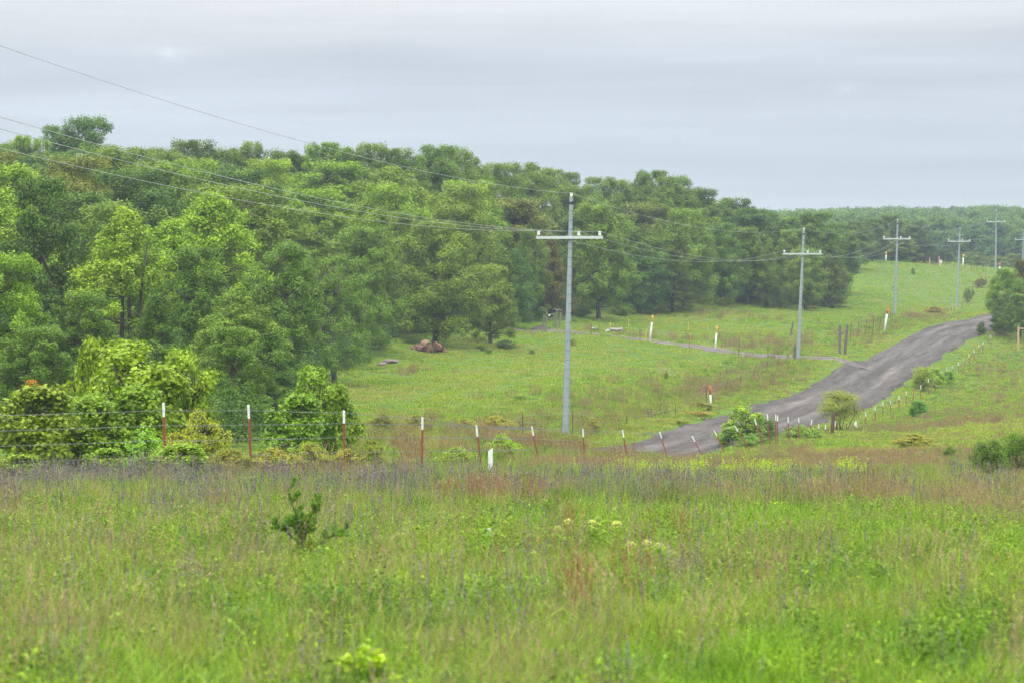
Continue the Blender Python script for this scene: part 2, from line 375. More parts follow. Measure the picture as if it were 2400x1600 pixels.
def gravel_material(name, base, dark, light, streak):
    m, t, o = mat(name); g = nn(t, 'ShaderNodeNewGeometry'); p = nn(t, 'ShaderNodeBsdfPrincipled'); p.inputs['Roughness'].default_value = .95; p.inputs['Specular IOR Level'].default_value = .1
    uv = nn(t, 'ShaderNodeUVMap'); uv.uv_map = 'along'
    mp_ = nn(t, 'ShaderNodeMapping'); mp_.inputs['Scale'].default_value = (streak, .045, 1); t.links.new(uv.outputs[0], mp_.inputs[0])
    s = noise(t, 1.0, mp_.outputs[0], 4, .6); n2 = noise(t, .22, g.outputs['Position'], 3, .6); n3 = noise(t, 4.5, g.outputs['Position'], 6, .85)
    c = ramp(t, s.outputs[0], [(.3, dark), (.48, base), (.66, light)])
    mp4 = nn(t, 'ShaderNodeMapping'); mp4.inputs['Scale'].default_value = (3.2, .22, 1); t.links.new(uv.outputs[0], mp4.inputs[0]); n4 = noise(t, 1.0, mp4.outputs[0], 5, .7)
    c = mixc(t, ramp(t, n2.outputs[0], [(.42, (.15, .15, .15)), (.62, (.75, .75, .75))]), c, base)
    c = scalec(t, c, mth(t, 'ADD', mth(t, 'MULTIPLY', n4.outputs[0], 1.3), .35))
    sx = nn(t, 'ShaderNodeSeparateXYZ'); t.links.new(uv.outputs[0], sx.inputs[0])
    rut = mth(t, 'POWER', mth(t, 'DIVIDE', mth(t, 'SUBTRACT', mth(t, 'ABSOLUTE', mth(t, 'ADD', sx.outputs['X'], mth(t, 'MULTIPLY', mth(t, 'SUBTRACT', s.outputs[0], .5), .8))), .95), .34), 2.0)
    rut = mth(t, 'EXPONENT', mth(t, 'MULTIPLY', rut, -1.0))
    c = scalec(t, c, mth(t, 'ADD', mth(t, 'MULTIPLY', rut, .38), .86))
    c = scalec(t, c, mth(t, 'ADD', mth(t, 'MULTIPLY', n3.outputs[0], 2.0), .0))
    t.links.new(c, p.inputs['Base Color'])
    bp = nn(t, 'ShaderNodeBump'); bp.inputs['Distance'].default_value = .06; bp.inputs['Strength'].default_value = .9
    t.links.new(mth(t, 'ADD', n3.outputs[0], mth(t, 'MULTIPLY', s.outputs[0], 1.5)), bp.inputs['Height']); t.links.new(bp.outputs[0], p.inputs['Normal'])
    t.links.new(p.outputs[0], o.inputs[0]); return m
def grass_material(name, stops, nscale=.35, trans=.28, var=.85, gain=1.03):
    """blades: colour by patches over the place, varied from tuft to tuft"""
    m, t, o = mat(name); g = nn(t, 'ShaderNodeNewGeometry'); oi = nn(t, 'ShaderNodeObjectInfo'); at = nn(t, 'ShaderNodeAttribute', attribute_name='tint', attribute_type='GEOMETRY')
    n1 = noise(t, nscale, g.outputs['Position'], 3, .6)
    f = mth(t, 'ADD', mth(t, 'MULTIPLY', mth(t, 'SUBTRACT', oi.outputs['Random'], .5), .35), n1.outputs[0])
    f = mth(t, 'ADD', mth(t, 'MULTIPLY', mth(t, 'SUBTRACT', f, .5), 1.45), .5)
    f = mth(t, 'ADD', f, mth(t, 'MULTIPLY', mth(t, 'SUBTRACT', at.outputs['Fac'], .5), .3))
    c = ramp(t, f, stops)
    c = scalec(t, c, mth(t, 'ADD', mth(t, 'MULTIPLY', at.outputs['Fac'], var * gain), gain * (1 - var / 2)))
    c = mixc(t, 1.0, c, (1.08, 1.0, 1.0), 'MULTIPLY')
    leafy_shader(t, o, c, trans, .6, .2); return m

# ------------------------------------------------------------------ patches of dry growth and of wood, as world-fixed fields
def U(px): return (px - CXP) / FPX
DRY = [  # px centre, distance, half width px, half depth m, strength
 (1150, 42, 90, 3, 1.0), (1450, 88, 230, 9, .9), (1750, 98, 250, 9, .75), (2050, 120, 260, 22, 1.0), (2330, 120, 160, 30, .85), (2000, 40, 420, 2.6, .8), (2300, 37, 160, 3, .7), (1900, 45, 150, 3, .5),
 (1580, 276, 260, 5, .9), (1420, 278, 150, 4, .6), (1800, 268, 190, 5, .6), (2030, 290, 62, 14, .95), (2150, 340, 70, 7, 1.0), (2235, 400, 36, 26, .9), (2300, 170, 100, 22, .4),
 (1850, 222, 45, 16, .35), (1740, 235, 60, 20, .22), (1650, 205, 60, 12, .35), (1280, 118, 170, 9, .5), (1020, 98, 90, 9, .45), (2340, 250, 80, 25, .4), (2380, 200, 80, 20, .35), (1700, 320, 160, 10, .4), (2150, 158, 190, 26, 1.0), (2280, 185, 170, 20, 1.0), (2350, 145, 150, 30, 1.0), (2050, 100, 300, 10, .7), (970, 205, 90, 4, .3)]
def dryf(X, Y):
    px = X / np.maximum(Y, 1) * FPX + CXP; s = np.zeros_like(X)
    for a, d, hw, hd, st_ in DRY:
        s = np.maximum(s, st_ * np.exp(-((px - a) / hw) ** 2 * 1.2 - ((Y - d) / hd) ** 2 * 1.2))
    return np.clip(s * (.25 + 1.1 * fbm(X / 3, Y / 9, 31)) * np.where((px > 1900) & (Y > 185), .7, 1.15) * np.where((Y > 185) & (px < 1900), .75, 1), 0, 1)
EDGE = [(-500, 120), (0, 135), (300, 138), (600, 150), (760, 190), (900, 232), (1030, 250), (1150, 285), (1300, 302), (1500, 322), (1650, 336), (1850, 350), (1960, 366), (1985, 440), (1990, 700)]
EX = np.array([e[0] for e in EDGE], float); EDd = np.array([e[1] for e in EDGE], float)
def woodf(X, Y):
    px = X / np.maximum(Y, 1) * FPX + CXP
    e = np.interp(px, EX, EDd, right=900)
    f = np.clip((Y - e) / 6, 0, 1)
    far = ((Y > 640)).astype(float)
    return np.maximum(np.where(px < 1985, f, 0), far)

# ------------------------------------------------------------------ ground
def build_ground():
    th_in = np.linspace(-.25, .25, 380)
    th_out = np.concatenate([np.linspace(.25, .6, 16)[1:], np.linspace(.6, math.pi, 26)[1:]])
    th = np.concatenate([-th_out[::-1], th_in, th_out])
    rr = np.concatenate([np.geomspace(.6, 9, 22)[:-1], np.geomspace(9, 620, 600), np.geomspace(620, 6000, 70)[1:]])
    T, RR = np.meshgrid(th, rr); X = np.sin(T) * RR; Y = np.cos(T) * RR
    Z = height(X, Y)
    dr = dist_poly(X.ravel(), Y.ravel(), ROAD).reshape(X.shape); Z = Z - .16 * np.clip((3.0 - dr) / .9, 0, 1)
    dt = dist_poly(X.ravel(), Y.ravel(), TRACK).reshape(X.shape); Z = Z - .05 * np.clip((1.4 - dt) / .6, 0, 1)
    n, m = X.shape
    i = np.arange(n - 1)[:, None] * m; j = np.arange(m - 1)[None, :]
    q = np.stack([i + j, i + j + 1, i + m + j + 1, i + m + j], -1).reshape(-1, 4)
    me = np_mesh('ground', np.stack([X, Y, Z], -1).reshape(-1, 3), q.ravel(), np.arange(len(q)) * 4, np.full(len(q), 4), smooth=True)
    if me.polygons[0].normal.z < 0: me.flip_normals()
    a = me.attributes.new('dry', 'FLOAT', 'POINT'); a.data.foreach_set('value', dryf(X, Y).ravel().astype(np.float32))
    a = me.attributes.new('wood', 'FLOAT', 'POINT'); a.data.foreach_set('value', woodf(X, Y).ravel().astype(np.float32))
    return tag(link('ground', me, ground_material()), 'rolling green pasture and meadow ground', 'ground', kind='structure')
build_ground()
def build_road(name, L, hw, material, label, lift, seed):
    tn = np.gradient(L, axis=0); tn /= np.linalg.norm(tn, axis=1, keepdims=True); nr = np.stack([tn[:, 1], -tn[:, 0]], 1)
    k = 15; s = np.linspace(-1, 1, k); V = []; UV = []; al = 0
    for i in range(len(L)):
        if i: al += np.linalg.norm(L[i] - L[i - 1])
        wl = hw[0](i / len(L)) * (1 + .22 * (vnoise(np.array([al / 3.]), np.array([seed])) [0] - .5) + .1 * (vnoise(np.array([al / .9]), np.array([seed + 5.]))[0] - .5))
        wr = hw[1](i / len(L)) * (1 + .22 * (vnoise(np.array([al / 3.]), np.array([seed + 9.]))[0] - .5) + .1 * (vnoise(np.array([al / .9]), np.array([seed + 15.]))[0] - .5))
        for q in s:
            off = q * (wr if q > 0 else wl); p = L[i] + nr[i] * off
            z = H1(p[0], p[1]) + lift - (.32 * max(0, abs(q) - .86) / .14) - .04 * math.exp(-((abs(off) - .9) / .35) ** 2)
            V.append((p[0], p[1], z)); UV.append((off, al))
    q = [(i * k + j, i * k + j + 1, (i + 1) * k + j + 1, (i + 1) * k + j) for i in range(len(L) - 1) for j in range(k - 1)]
    me = bpy.data.meshes.new(name); me.from_pydata(V, [], q); me.update()
    uv = me.uv_layers.new(name='along')
    li = np.zeros(len(me.loops), np.int32); me.loops.foreach_get('vertex_index', li)
    uv.data.foreach_set('uv', np.array(UV, np.float32)[li].ravel())
    me.polygons.foreach_set('use_smooth', [True] * len(me.polygons))
    if me.polygons[0].normal.z < 0: me.flip_normals()
    return tag(link(name, me, material), label, name.split('_')[-1], kind='structure')
M_GRAVEL = gravel_material('grey_gravel', (.088, .079, .072), (.035, .031, .029), (.145, .13, .115), 1.3)
M_TRACK = gravel_material('pinkish_gravel', (.135, .118, .105), (.08, .068, .06), (.20, .18, .165), .8)
build_road('dirt_road', ROAD, (lambda t: 2.6 + 1.4 * math.exp(-((t - .80) / .05) ** 2), lambda t: 2.6 + .6 * math.exp(-((t - .72) / .08) ** 2)), M_GRAVEL, 'grey gravel road curving down past the fence', .05, 3.0)
build_road('farm_track', TRACK, (lambda t: 1.45, lambda t: 1.45), M_TRACK, 'narrow gravel track crossing the pasture', .04 + .05, 23.0)

# ------------------------------------------------------------------ power poles and lines
def lean_vec(top, base): return (np.array(top) - np.array(base)) / np.linalg.norm(np.array(top) - np.array(base))
POLES = [  # top px, top py, base px, arm py, distance, label
 (1339, 462, 1325, 557, 145, 'nearest and tallest grey steel utility pole, rising from the yellowish brush by the pasture'),
 (1884, 540, 1870, 595, 250, 'grey utility pole standing beside the old wooden post where the gravel track meets the road'),
 (2104, 518, 2097, 560, 350, 'grey utility pole rising from the red-brown weeds left of the road bend'),
 (2250, 536, 2242, 566, 430, 'grey utility pole against the pale green upper pasture, beside the climbing fence'),
 (2335, 494, 2333, 520, 525, 'grey utility pole on the crest next to the orange topped marker'),
 (2398, 540, 2397, 562, 610, 'hazy utility pole cut by the photo edge above the tree')]
LINE_DIR = np.array([.19, 1, 0]); LINE_DIR = LINE_DIR / np.linalg.norm(LINE_DIR); ARM_DIR = np.array([LINE_DIR[1], -LINE_DIR[0], 0])
ATT = [[], [], [], []]
def make_pole(top, base, arm_frac_m, label, armlen=3.05):
    t = thing('utility_pole', label, 'utility pole', base, 0, 'grey steel power poles along the road')
    H = np.array(top) - np.array(base); L = np.linalg.norm(H); ax = H / L
    mb = MB(); n = 12
    mb.tube([(0, 0, -.3)] + [ax * (L * k / 8) for k in range(1, 9)], [.158 - .076 * k / 8 for k in range(9)], n)
    for k in range(int(L / .42)):
        p = ax * (.6 + k * .42); r = .158 - .076 * (.6 + k * .42) / L
        for a in (-math.pi / 2 - .15, -math.pi / 2 + .9, math.pi): mb.box((p[0] + math.cos(a) * r, p[1] + math.sin(a) * r, p[2]), (.035, .035, .035), mi=1)
    part('shaft', mb.mesh('pole_shaft'), [M_STEEL, M_BAND], t)
    mb = MB(); mb.tube([ax * (L - .34), ax * (L - .24)], .1, n); part('band', mb.mesh('pole_band'), M_BAND, t)
    za = arm_frac_m; ac = ax * za
    up = np.array([0, 0, 1.]); tilt = -.012
    ad = ARM_DIR * 1.0 + up * tilt; ad /= np.linalg.norm(ad)
    mb = MB(); q = math.atan2(ad[1], ad[0])
    mb.box(ac - LINE_DIR * .2, (armlen, .10, .125), rz=q); part('crossarm', mb.mesh('pole_crossarm'), M_ARM, t)
    mb = MB(); mb.box(ac, (.26, .42, .17), rz=q); part('bracket', mb.mesh('pole_bracket'), M_STEEL, t)
    def insul(c, nm='insulator', h=.21):
        mb = MB(); zz_ = [0, .02, .05, .07, .11, .13, .17, .19, h - .02, h]; rr_ = [.04, .07, .07, .05, .07, .05, .07, .07, .05, .025]
        mb.tube([(c[0], c[1], c[2] + z) for z in zz_], rr_, 10); part(nm, mb.mesh('insulator', True), M_INS, t)
    for i, o in enumerate((-1.42, .42, 1.38)):
        c = ac - LINE_DIR * .2 + ad * o + up * .08; insul(c); ATT[i].append(np.array(base) + c + up * .21)
    c = ax * L; insul(c, h=.16); ATT[3].append(np.array(base) + c + up * .16)
    return t
# pole before the first one, outside the left edge of the photo, so the wires are held
x0 = -18.6; z0 = H1(x0, 35)
make_pole((x0 + .3, 35, 7.5), (x0, 35, z0), 7.5 - z0 - 2.1, 'grey utility pole standing left of the meadow beyond the photo edge')
for tx, ty, bx, ay, d, lab in POLES:
    top = P(tx, ty, d); b = G(bx, d); az = P(bx + (tx - bx) * .8, ay, d)[2] - b[2]
    make_pole(top, b, az, lab)
WL = ['lowest long wire over the left end insulators of the crossarms', 'power wire carried by the insulators just right of the pole shafts', 'power wire carried by the insulators at the right ends of the crossarms', 'single top wire running over the tips of the poles']
SAG = [(1.35, 1.15, 1.3, 1.0, 1.1, 1.0), (1.35, 1.1, 1.3, 1.0, 1.1, 1.0), (1.35, 1.05, 1.3, 1.0, 1.1, 1.0), (1.3, .9, .9, .9, .9, .9)]
for i in range(4):
    pts = []
    for k in range(len(ATT[i]) - 1):
        a, b = ATT[i][k], ATT[i][k + 1]; n = 26
        for j in range(n):
            f = j / n; pts.append(a + (b - a) * f - np.array([0, 0, SAG[i][k] * 4 * f * (1 - f)]))
    pts.append(ATT[i][-1])
    mb = MB(); mb.tube(pts, .0075, 5); tag(link('power_wire', mb.mesh('power_wire', True), M_WIRE), WL[i], 'power wire', 'power wires strung between the poles')

# ------------------------------------------------------------------ fences
def t_post(parent, base, top, capm, pm=None, w=.046, tiplen=.26):
    base = np.array(base); top = np.array(top); ax = top - base; L = np.linalg.norm(ax); ax = ax / L; pm = pm or M_RED
    def seg(a, b):
        mb = MB(); p0, p1 = base + ax * a, base + ax * b
        def prism(pts2):
            vs = [(p0[0] + x, p0[1] + y, p0[2]) for x, y in pts2] + [(p1[0] + x, p1[1] + y, p1[2]) for x, y in pts2]; n = len(pts2)
            mb.add(vs, [(k, (k + 1) % n, n + (k + 1) % n, n + k) for k in range(n)] + [tuple(range(n - 1, -1, -1)), tuple(range(n, 2 * n))])
        h = w / 2; prism([(-h, -.006), (h, -.006), (h, .004), (.006, .006), (.006, .045), (-.006, .045), (-.006, .006), (-h, .004)])
        z = a
        while pm is M_RED and z < b - .03:           # studs on the face of the post
            c = base + ax * z; mb.box((c[0], c[1] - .011, c[2]), (.016, .012, .022)); z += .055
        return mb.mesh('t_post')
    split = L - tiplen if capm else L
    o = part('t_post', seg(-.15, split), pm, parent)
    if capm: part('white_tip' if capm is M_WHT else 'orange_tip', seg(split, L + .01), capm, o)
    return o
def wires(parent, posts, levels, r=.004, barbs=0, material=None):
    for lv in levels:
        mb = MB(); pts = []
        for k in range(len(posts) - 1):
            a0, a1 = posts[k]; b0, b1 = posts[k + 1]
            a = a0 + (a1 - a0) * min(.97, lv / np.linalg.norm(a1 - a0)); b = b0 + (b1 - b0) * min(.97, lv / np.linalg.norm(b1 - b0))
            for j in range(6):
                f = j / 6; p = a + (b - a) * f - np.array([0, .02, .05 * f * (1 - f)]); pts.append(p)
            if k < barbs:
                Lk = np.linalg.norm(b - a)
                for j in range(int(Lk / .13)):
                    p = a + (b - a) * ((j + .5) * .13 / Lk) - np.array([0, .02, 0])
                    mb.box(p, (.006, .006, .034)); mb.box(p, (.03, .006, .006), tilt=Vector((0, 1, 0)).rotation_difference(Vector((.3, 1, .2))).to_euler())
        pts.append(b)
        mb.tube(pts, r, 4); part('wire_strand', mb.mesh('wire_strand'), material or M_BARB, parent)
MAIN = [(-190, 948, -190, 57.5), (30, 947, 28, 58.5) if False else None, (383, 944, 388, 60), (582, 949, 589, 61.5), (806, 962, 808, 65), (990, 978, 989, 68.5), (1116, 997, 1128, 76), (1246, 999, 1264, 90), (1366, 1005, 1371, 103),
 (1459, 1007, 1472, 107), (1546, 1011, 1566, 120), (1622, 1021, 1648, 128), (1674, 1008, 1702, 130), (1722, 941 + 56, 1760, 131), (1769, 982, 1790, 134), (1798, 970, 1806, 137), (1818, 971, 1818, 141), (1822.5, 973, 1822, 142.5), (1847, 977, 1850, 150),
 (1872, 978, 1873, 156), (1903, 983, 1896, 160), (1919, 993, 1918, 168), (1935, 994, 1934, 170), (1958, 987, 1957, 175), (1984, 992, 1984, 181), (2029, 966, 2029, 190), (2051, 952, 2052, 198), (2069, 941, 2070, 206), (2087, 938, 2088, 211), (2107, 927, 2107, 217),
 (2124, 917, 2124, 223), (2141, 911, 2140, 228), (2158, 902, 2158, 232), (2176, 888, 2176, 237), (2191, 883, 2192, 241), (2206, 870, 2206, 245), (2219, 862, 2219, 249), (2232, 856, 2233, 253), (2246, 849, 2247, 258), (2259, 839, 2260, 263), (2271, 830, 2272, 268),
 (2283, 820, 2283, 273), (2294, 808, 2294, 279), (2304, 801, 2304, 285), (2322, 786, 2323, 294), (2341, 771, 2342, 303), (2347, 766, 2347, 306)]
MAIN = [m for m in MAIN if m]
fence = thing('barbed_wire_fence', 'long barbed wire fence of red steel posts with white tips along the road', 'fence', G(383, 60) * 0)
pp = []
for i, (tx, ty, bx, d) in enumerate(MAIN):
    b = G(bx, d); t_ = P(tx, ty, d); L = np.linalg.norm(t_ - b)
    if not .95 < L < 1.75: b[2] = t_[2] - min(max(L, .95), 1.9)
    cap = None if i in (23, 44, 46) else (M_ORG if i == 30 else M_WHT)
    t_post(fence, b, t_, cap, M_RUST if cap is None else M_RED, w=.046 + .00006 * max(0, d - 90), tiplen=.25); pp.append((b, t_))
wires(fence, pp, (.42, .72, 1.0, 1.28), .0036, barbs=6)
def small_fence(label, posts, material=M_RUST, hgt=1.15, levels=(.45, .8, 1.08), w=.045, tip=None):
    f = thing('wire_fence', label, 'fence', (0, 0, 0), 0, 'thin rusty wire fences round the pastures'); q = []
    for (tx, ty, bx, d) in posts:
        b = G(bx, d)
        t_ = P(tx, ty, d) if ty else b + np.array([0, 0, hgt])
        L = t_[2] - b[2]
        if not .7 < L < 1.7: b[2] = t_[2] - 1.2
        t_post(f, b, t_, tip, material, w); q.append((b, t_))
    wires(f, q, levels, .004); return f
small_fence('rusty wire fence along the brushy ditch up to the foot of the second pole',
 [(955, 1022, 953, 104), (1047, 1030, 1043, 112), (1135, 1012, 1135, 122), (1225, None, 1225, 132), (1342, None, 1342, 146), (1469, 974, 1469, 158), (1584, 950, 1582, 172), (1656, None, 1656, 188), (1705, 892, 1701, 205), (1737, 876, 1734, 215), (1770, 858, 1764, 226), (1798, 846, 1797, 236), (1827, 833, 1823, 243), (1847, 824, 1843, 249)])
small_fence('thin dark wire fence along the weeds between the gate posts and the third pole',
 [(1995, 757, 1993, 262), (2013, 753, 2010, 272), (2032, 748, 2028, 283), (2048, 746, 2044, 294), (2066, 739, 2060, 306), (2087, 725, 2087, 330), (2114, 733, 2114, 352), (2125, 733, 2125, 354), (2140, 733, 2140, 357), (2154, 735, 2154, 360), (2168, 736, 2168, 364), (2182, 738, 2182, 368)], M_RUST, w=.05)
small_fence('thin dark wire fence climbing the right side of the upper pasture past the fourth pole',
 [(2222, 722, 2221, 398), (2230, 720, 2229, 404), (2237, 717, 2236, 410), (2256, 702, 2256, 424), (2267, 689, 2267, 436), (2279, 672, 2279, 448), (2290, 655, 2290, 462), (2300, 645, 2300, 476), (2310, 632, 2310, 492), (2321, 610, 2321, 510)], M_RUST, w=.06)
small_fence('low wire fence on the skyline of the upper pasture before the dead bush',
 [(px, None, px, 511 + (px - 2160) * .02) for px in (2163, 2171, 2180, 2205, 2216, 2236, 2248, 2262, 2276, 2290, 2304)], M_RUST, 1.3, w=.07)
small_fence('short rusty wire fence beside the gravel track behind the nearest pole',
 [(1385, 757, 1385, 271), (1500, None, 1500, 268), (1616, None, 1616, 263), (1733, 788, 1731, 256), (1800, None, 1800, 252)], M_RUST, 1.1, w=.05)
small_fence('faint wire fence across the far side of the right hand field', [(2352, None, 2352, 308), (2375, None, 2375, 306), (2400, None, 2400, 304)], M_RUST, 1.2)

def wood_post(label, tx, ty, bx, d, r, material=M_WOOD, name='wooden_post', cat='post', minh=None):
    b = G(bx, d); t_ = P(tx, ty, d)
    if minh and t_[2] - b[2] < minh: b[2] = t_[2] - minh
    ax = t_ - b; mb = MB()
    mb.tube([-ax * .15, ax * .25, ax * .6, ax * .93, ax * 1.0], [r * 1.05, r, r * .95, r * .98, r * .8], 9)
    o = link(name, mb.mesh(name), material); o.location = Vector(b); return tag(o, label, cat)
wood_post('thick leaning rust-brown wooden post in front of the wispy willow shrub by the road', 1954, 966, 1950, 172, .105, plain('rust_brown_wood', (.13, .065, .045), (.06, .035, .03), 6, .9, stretch=(3, 3, .6)), minh=1.3)
wood_post('old grey wooden post right behind the foot of the second pole', 1865, 809, 1862, 250.6, .17, minh=1.2)
gp = wood_post('left grey timber post of the twin gate posts in the weeds', 1969, 761, 1968, 258, .115, minh=1.2)
gp2 = wood_post('right grey timber post of the twin gate posts, leaning right', 1986, 761, 1980, 259, .115, minh=1.1)
mb = MB(); a_ = P(1971, 785, 258); b_ = P(1982, 772, 258.5); c_ = P(1976, 778, 258.2)
mb.tube([a_, c_, b_], [.05, .06, .045], 6); mb.tube([P(1972, 780, 258), P(1979, 781, 258.4)], .05, 6)
tag(link('brace_log', mb.mesh('brace_log'), M_WOOD), 'short crooked dark log lodged between the twin gate posts', 'log')
wood_post('single grey post leaning right in the pasture left of the second pole', 1859, 754, 1853, 285, .085, minh=1.1)
# H brace of the far gate behind the nearest pole
D_ = 281
gh = thing('fence_brace', 'weathered wooden gate brace of four posts and rails behind the nearest pole', 'fence brace', G(1290, D_))
gb = np.array(gh.location)
for nm, tx, ty, bx, mt, r in (('painted_post', 1275, 737, 1272, M_GRNP, .07), ('post', 1281, 731, 1279, M_LICH, .085), ('painted_post', 1300, 733, 1299, M_GRNP, .05), ('post', 1305, 725, 1303, M_LICH, .075), ('post', 1315, 734, 1310, M_LICH, .085)):
    b = G(bx, D_); t_ = P(tx, ty, D_); mb = MB(); mb.tube([b - gb - (0, 0, .2), t_ - gb], r, 8); part(nm, mb.mesh('brace_post'), mt, gh)
for ya, yb in ((738, 736), (748, 747)):
    mb = MB(); mb.tube([P(1281, ya, D_) - gb, P(1301, yb, D_) - gb], .045, 6); part('rail', mb.mesh('brace_rail'), M_LICH, gh)
mb = MB(); mb.tube([P(1298, 725, D_ + .3) - gb, P(1318, 727, D_ + .3) - gb], .05, 6); part('rail', mb.mesh('brace_rail'), M_LICH, gh)
mb = MB(); mb.box(P(1287.5, 739, D_ - .15) - gb, (.15, .05, .17)); part('tag_plate', mb.mesh('tag_plate'), M_WHT, gh)
# pale rail corner at the right edge
rf = thing('wooden_rail_fence', 'new pale wooden post and rail at the right edge under the dark tree', 'fence', G(2389, 290)); rb = np.array(rf.location)
for x in (2387, 2440):
    mb = MB(); mb.tube([G(x, 290) - rb, P(x, 764 + (x - 2387) * .02, 290) - rb], .085, 8); part('post', mb.mesh('rail_post'), M_PALE, rf)
mb = MB(); mb.tube([P(2387, 770, 290) - rb, P(2442, 771, 290) - rb], .055, 8); part('rail', mb.mesh('rail'), M_PALE, rf)
# far white box and posts on the crest
mb = MB(); c = P(2205, 613, 508); mb.box((0, 0, 0), (.42, .2, .42)); mb.box((0, -.03, .225), (.46, .28, .04)); mb.box((-.04, .02, -.5), (.1, .1, .62))
o = link('white_box', mb.mesh('white_box'), M_WHT); o.location = Vector(c); tag(o, 'small white box on a post at the crest beside the dead bush', 'box')
for x, y, l in ((2179, 604, 'pale thin post on the crest left of the dead bush'), (2201, 602, 'pale thin post on the crest just left of the white box')):
    wood_post(l, x, y, x, 510, .07, M_PALE, minh=1.4)

# ------------------------------------------------------------------ pipeline markers, stakes
def marker(label, tx, ty, bx, by, d, topm, group, r=.055, topfrac=.33):
    t_ = P(tx, ty, d); b = P(bx, by, d); g = G(bx, d); b[2] = min(b[2], t_[2] - .6)
    o = thing('pipeline_marker', label, 'marker post', b, 0, group); ax = t_ - b; L = np.linalg.norm(ax); ext = max(0.0, b[2] - g[2])
    mb = MB(); mb.tube([-ax / L * (.2 + ext), ax * (1 - topfrac)], r * .92, 10); part('white_pole', mb.mesh('marker_pole', True), M_WHT, o)
    mb = MB(); mb.tube([ax * (1 - topfrac), ax * .97, ax * .99, ax], [r * 1.1, r * 1.1, r * .8, r * .3], 10); part('coloured_cap', mb.mesh('marker_cap', True), topm, o)
    return o
GY = 'white pipeline markers with yellow tops'; GO = 'white markers with orange tops'
marker('white marker post with yellow top, the left one of two standing at the weedy track', 1530, 739, 1523, 798, 269, M_YEL, GY, .072, .27)
marker('white marker post with yellow top, beside the track between the nearest two poles', 1681, 764, 1676, 817, 262, M_YEL, GY, .07, .30)
marker('faint white marker with yellow top on the crest before dark trees', 2077, 591, 2076.5, 612, 509, M_YEL, GY, .10, .3)
marker('hazy white marker with yellow top on the crest right of the fourth pole', 2258, 596, 2257, 621, 515, M_YEL, GY, .10, .33)
marker('orange topped marker standing in ditch brush between first and second pole', 1664, 903, 1666, 948, 190, M_ORG, GO, .062, .46)
marker('orange topped marker leaning in the grass left of the third pole', 2081, 722, 2077, 749, 300, M_ORG, GO, .095, .5)
marker('orange topped marker beside the fifth pole on the crest', 2343, 617, 2343, 634, 520, M_ORG, GO, .14, .42)
def stake(label, tx, ty, bx, by, d, r=.032, m_=None):
    b = G(bx, d); t_ = P(tx, ty, d); b[2] = min(b[2], t_[2] - .8); mb = MB(); mb.tube([(0, 0, 0), (t_ - b) * .5, t_ - b], r, 6)
    o = link('marker_stake', mb.mesh('stake'), m_ or M_STK); o.location = Vector(b); tag(o, label, 'stake', 'thin yellow stakes near the track')
stake('thin yellow stake just left of the left yellow topped marker', 1515, 769, 1512, 800, 268)
stake('thin yellow stake in red weeds midway between the two yellow topped markers', 1617, 780, 1616, 813, 264)
stake('short yellow stake among the pale stones beyond the track', 1431, 755, 1429, 774, 282, .04)
stake('faint yellow stake behind the track left of the left marker', 1474, 748, 1473, 766, 294)
stake('faint yellow stake in the pasture behind the track, above the red weeds', 1614, 754, 1613, 778, 290)
stake('rusty thin stake standing close beside the orange topped marker in the ditch', 1655, 905, 1655, 940, 192, .02, M_RUST)
# short white ridged post in the meadow and the one by the willow
def flat_marker(label, tx, ty, bx, d, w, hmin=.9):
    t_ = P(tx, ty, d); b = G(bx, d); b[2] = min(b[2], t_[2] - hmin); ax = t_ - b; mb = MB(); n = 8
    for k in range(n):
        p0, p1 = ax * (k / n), ax * ((k + 1) / n)
        q0 = w * (1 + .1 * (k % 2))
        mb.add([(p0[0] - q0, p0[1] - .02, p0[2]), (p0[0] + q0, p0[1] - .02, p0[2]), (p0[0] + q0, p0[1] + .03, p0[2]), (p0[0] - q0, p0[1] + .03, p0[2]),
                (p1[0] - w, p1[1] - .02, p1[2] - (.0 if k < n - 1 else .05)), (p1[0] + w, p1[1] - .02, p1[2] + (.0 if k < n - 1 else .02)), (p1[0] + w, p1[1] + .03, p1[2] + (.0 if k < n - 1 else .02)), (p1[0] - w, p1[1] + .03, p1[2] - (.0 if k < n - 1 else .05))],
               [(0, 1, 5, 4), (1, 2, 6, 5), (2, 3, 7, 6), (3, 0, 4, 7)] + ([(4, 5, 6, 7)] if k == n - 1 else []))
    for x in (-.35, .35): mb.box(ax * .5 + np.array([x * w, -.026, 0]), (w * .22, .012, ax[2] * .96))
    o = link('white_marker_post', mb.mesh('flat_marker'), M_WHT); o.location = Vector(b); tag(o, label, 'marker post')
flat_marker('short wide white ribbed marker post in the grass in front of the fence', 1149.5, 1051, 1149, 66, .045, .75)
flat_marker('short white marker post leaning among the weeds under the right side of the willow', 2005, 987, 2009, 182, .065, .85)

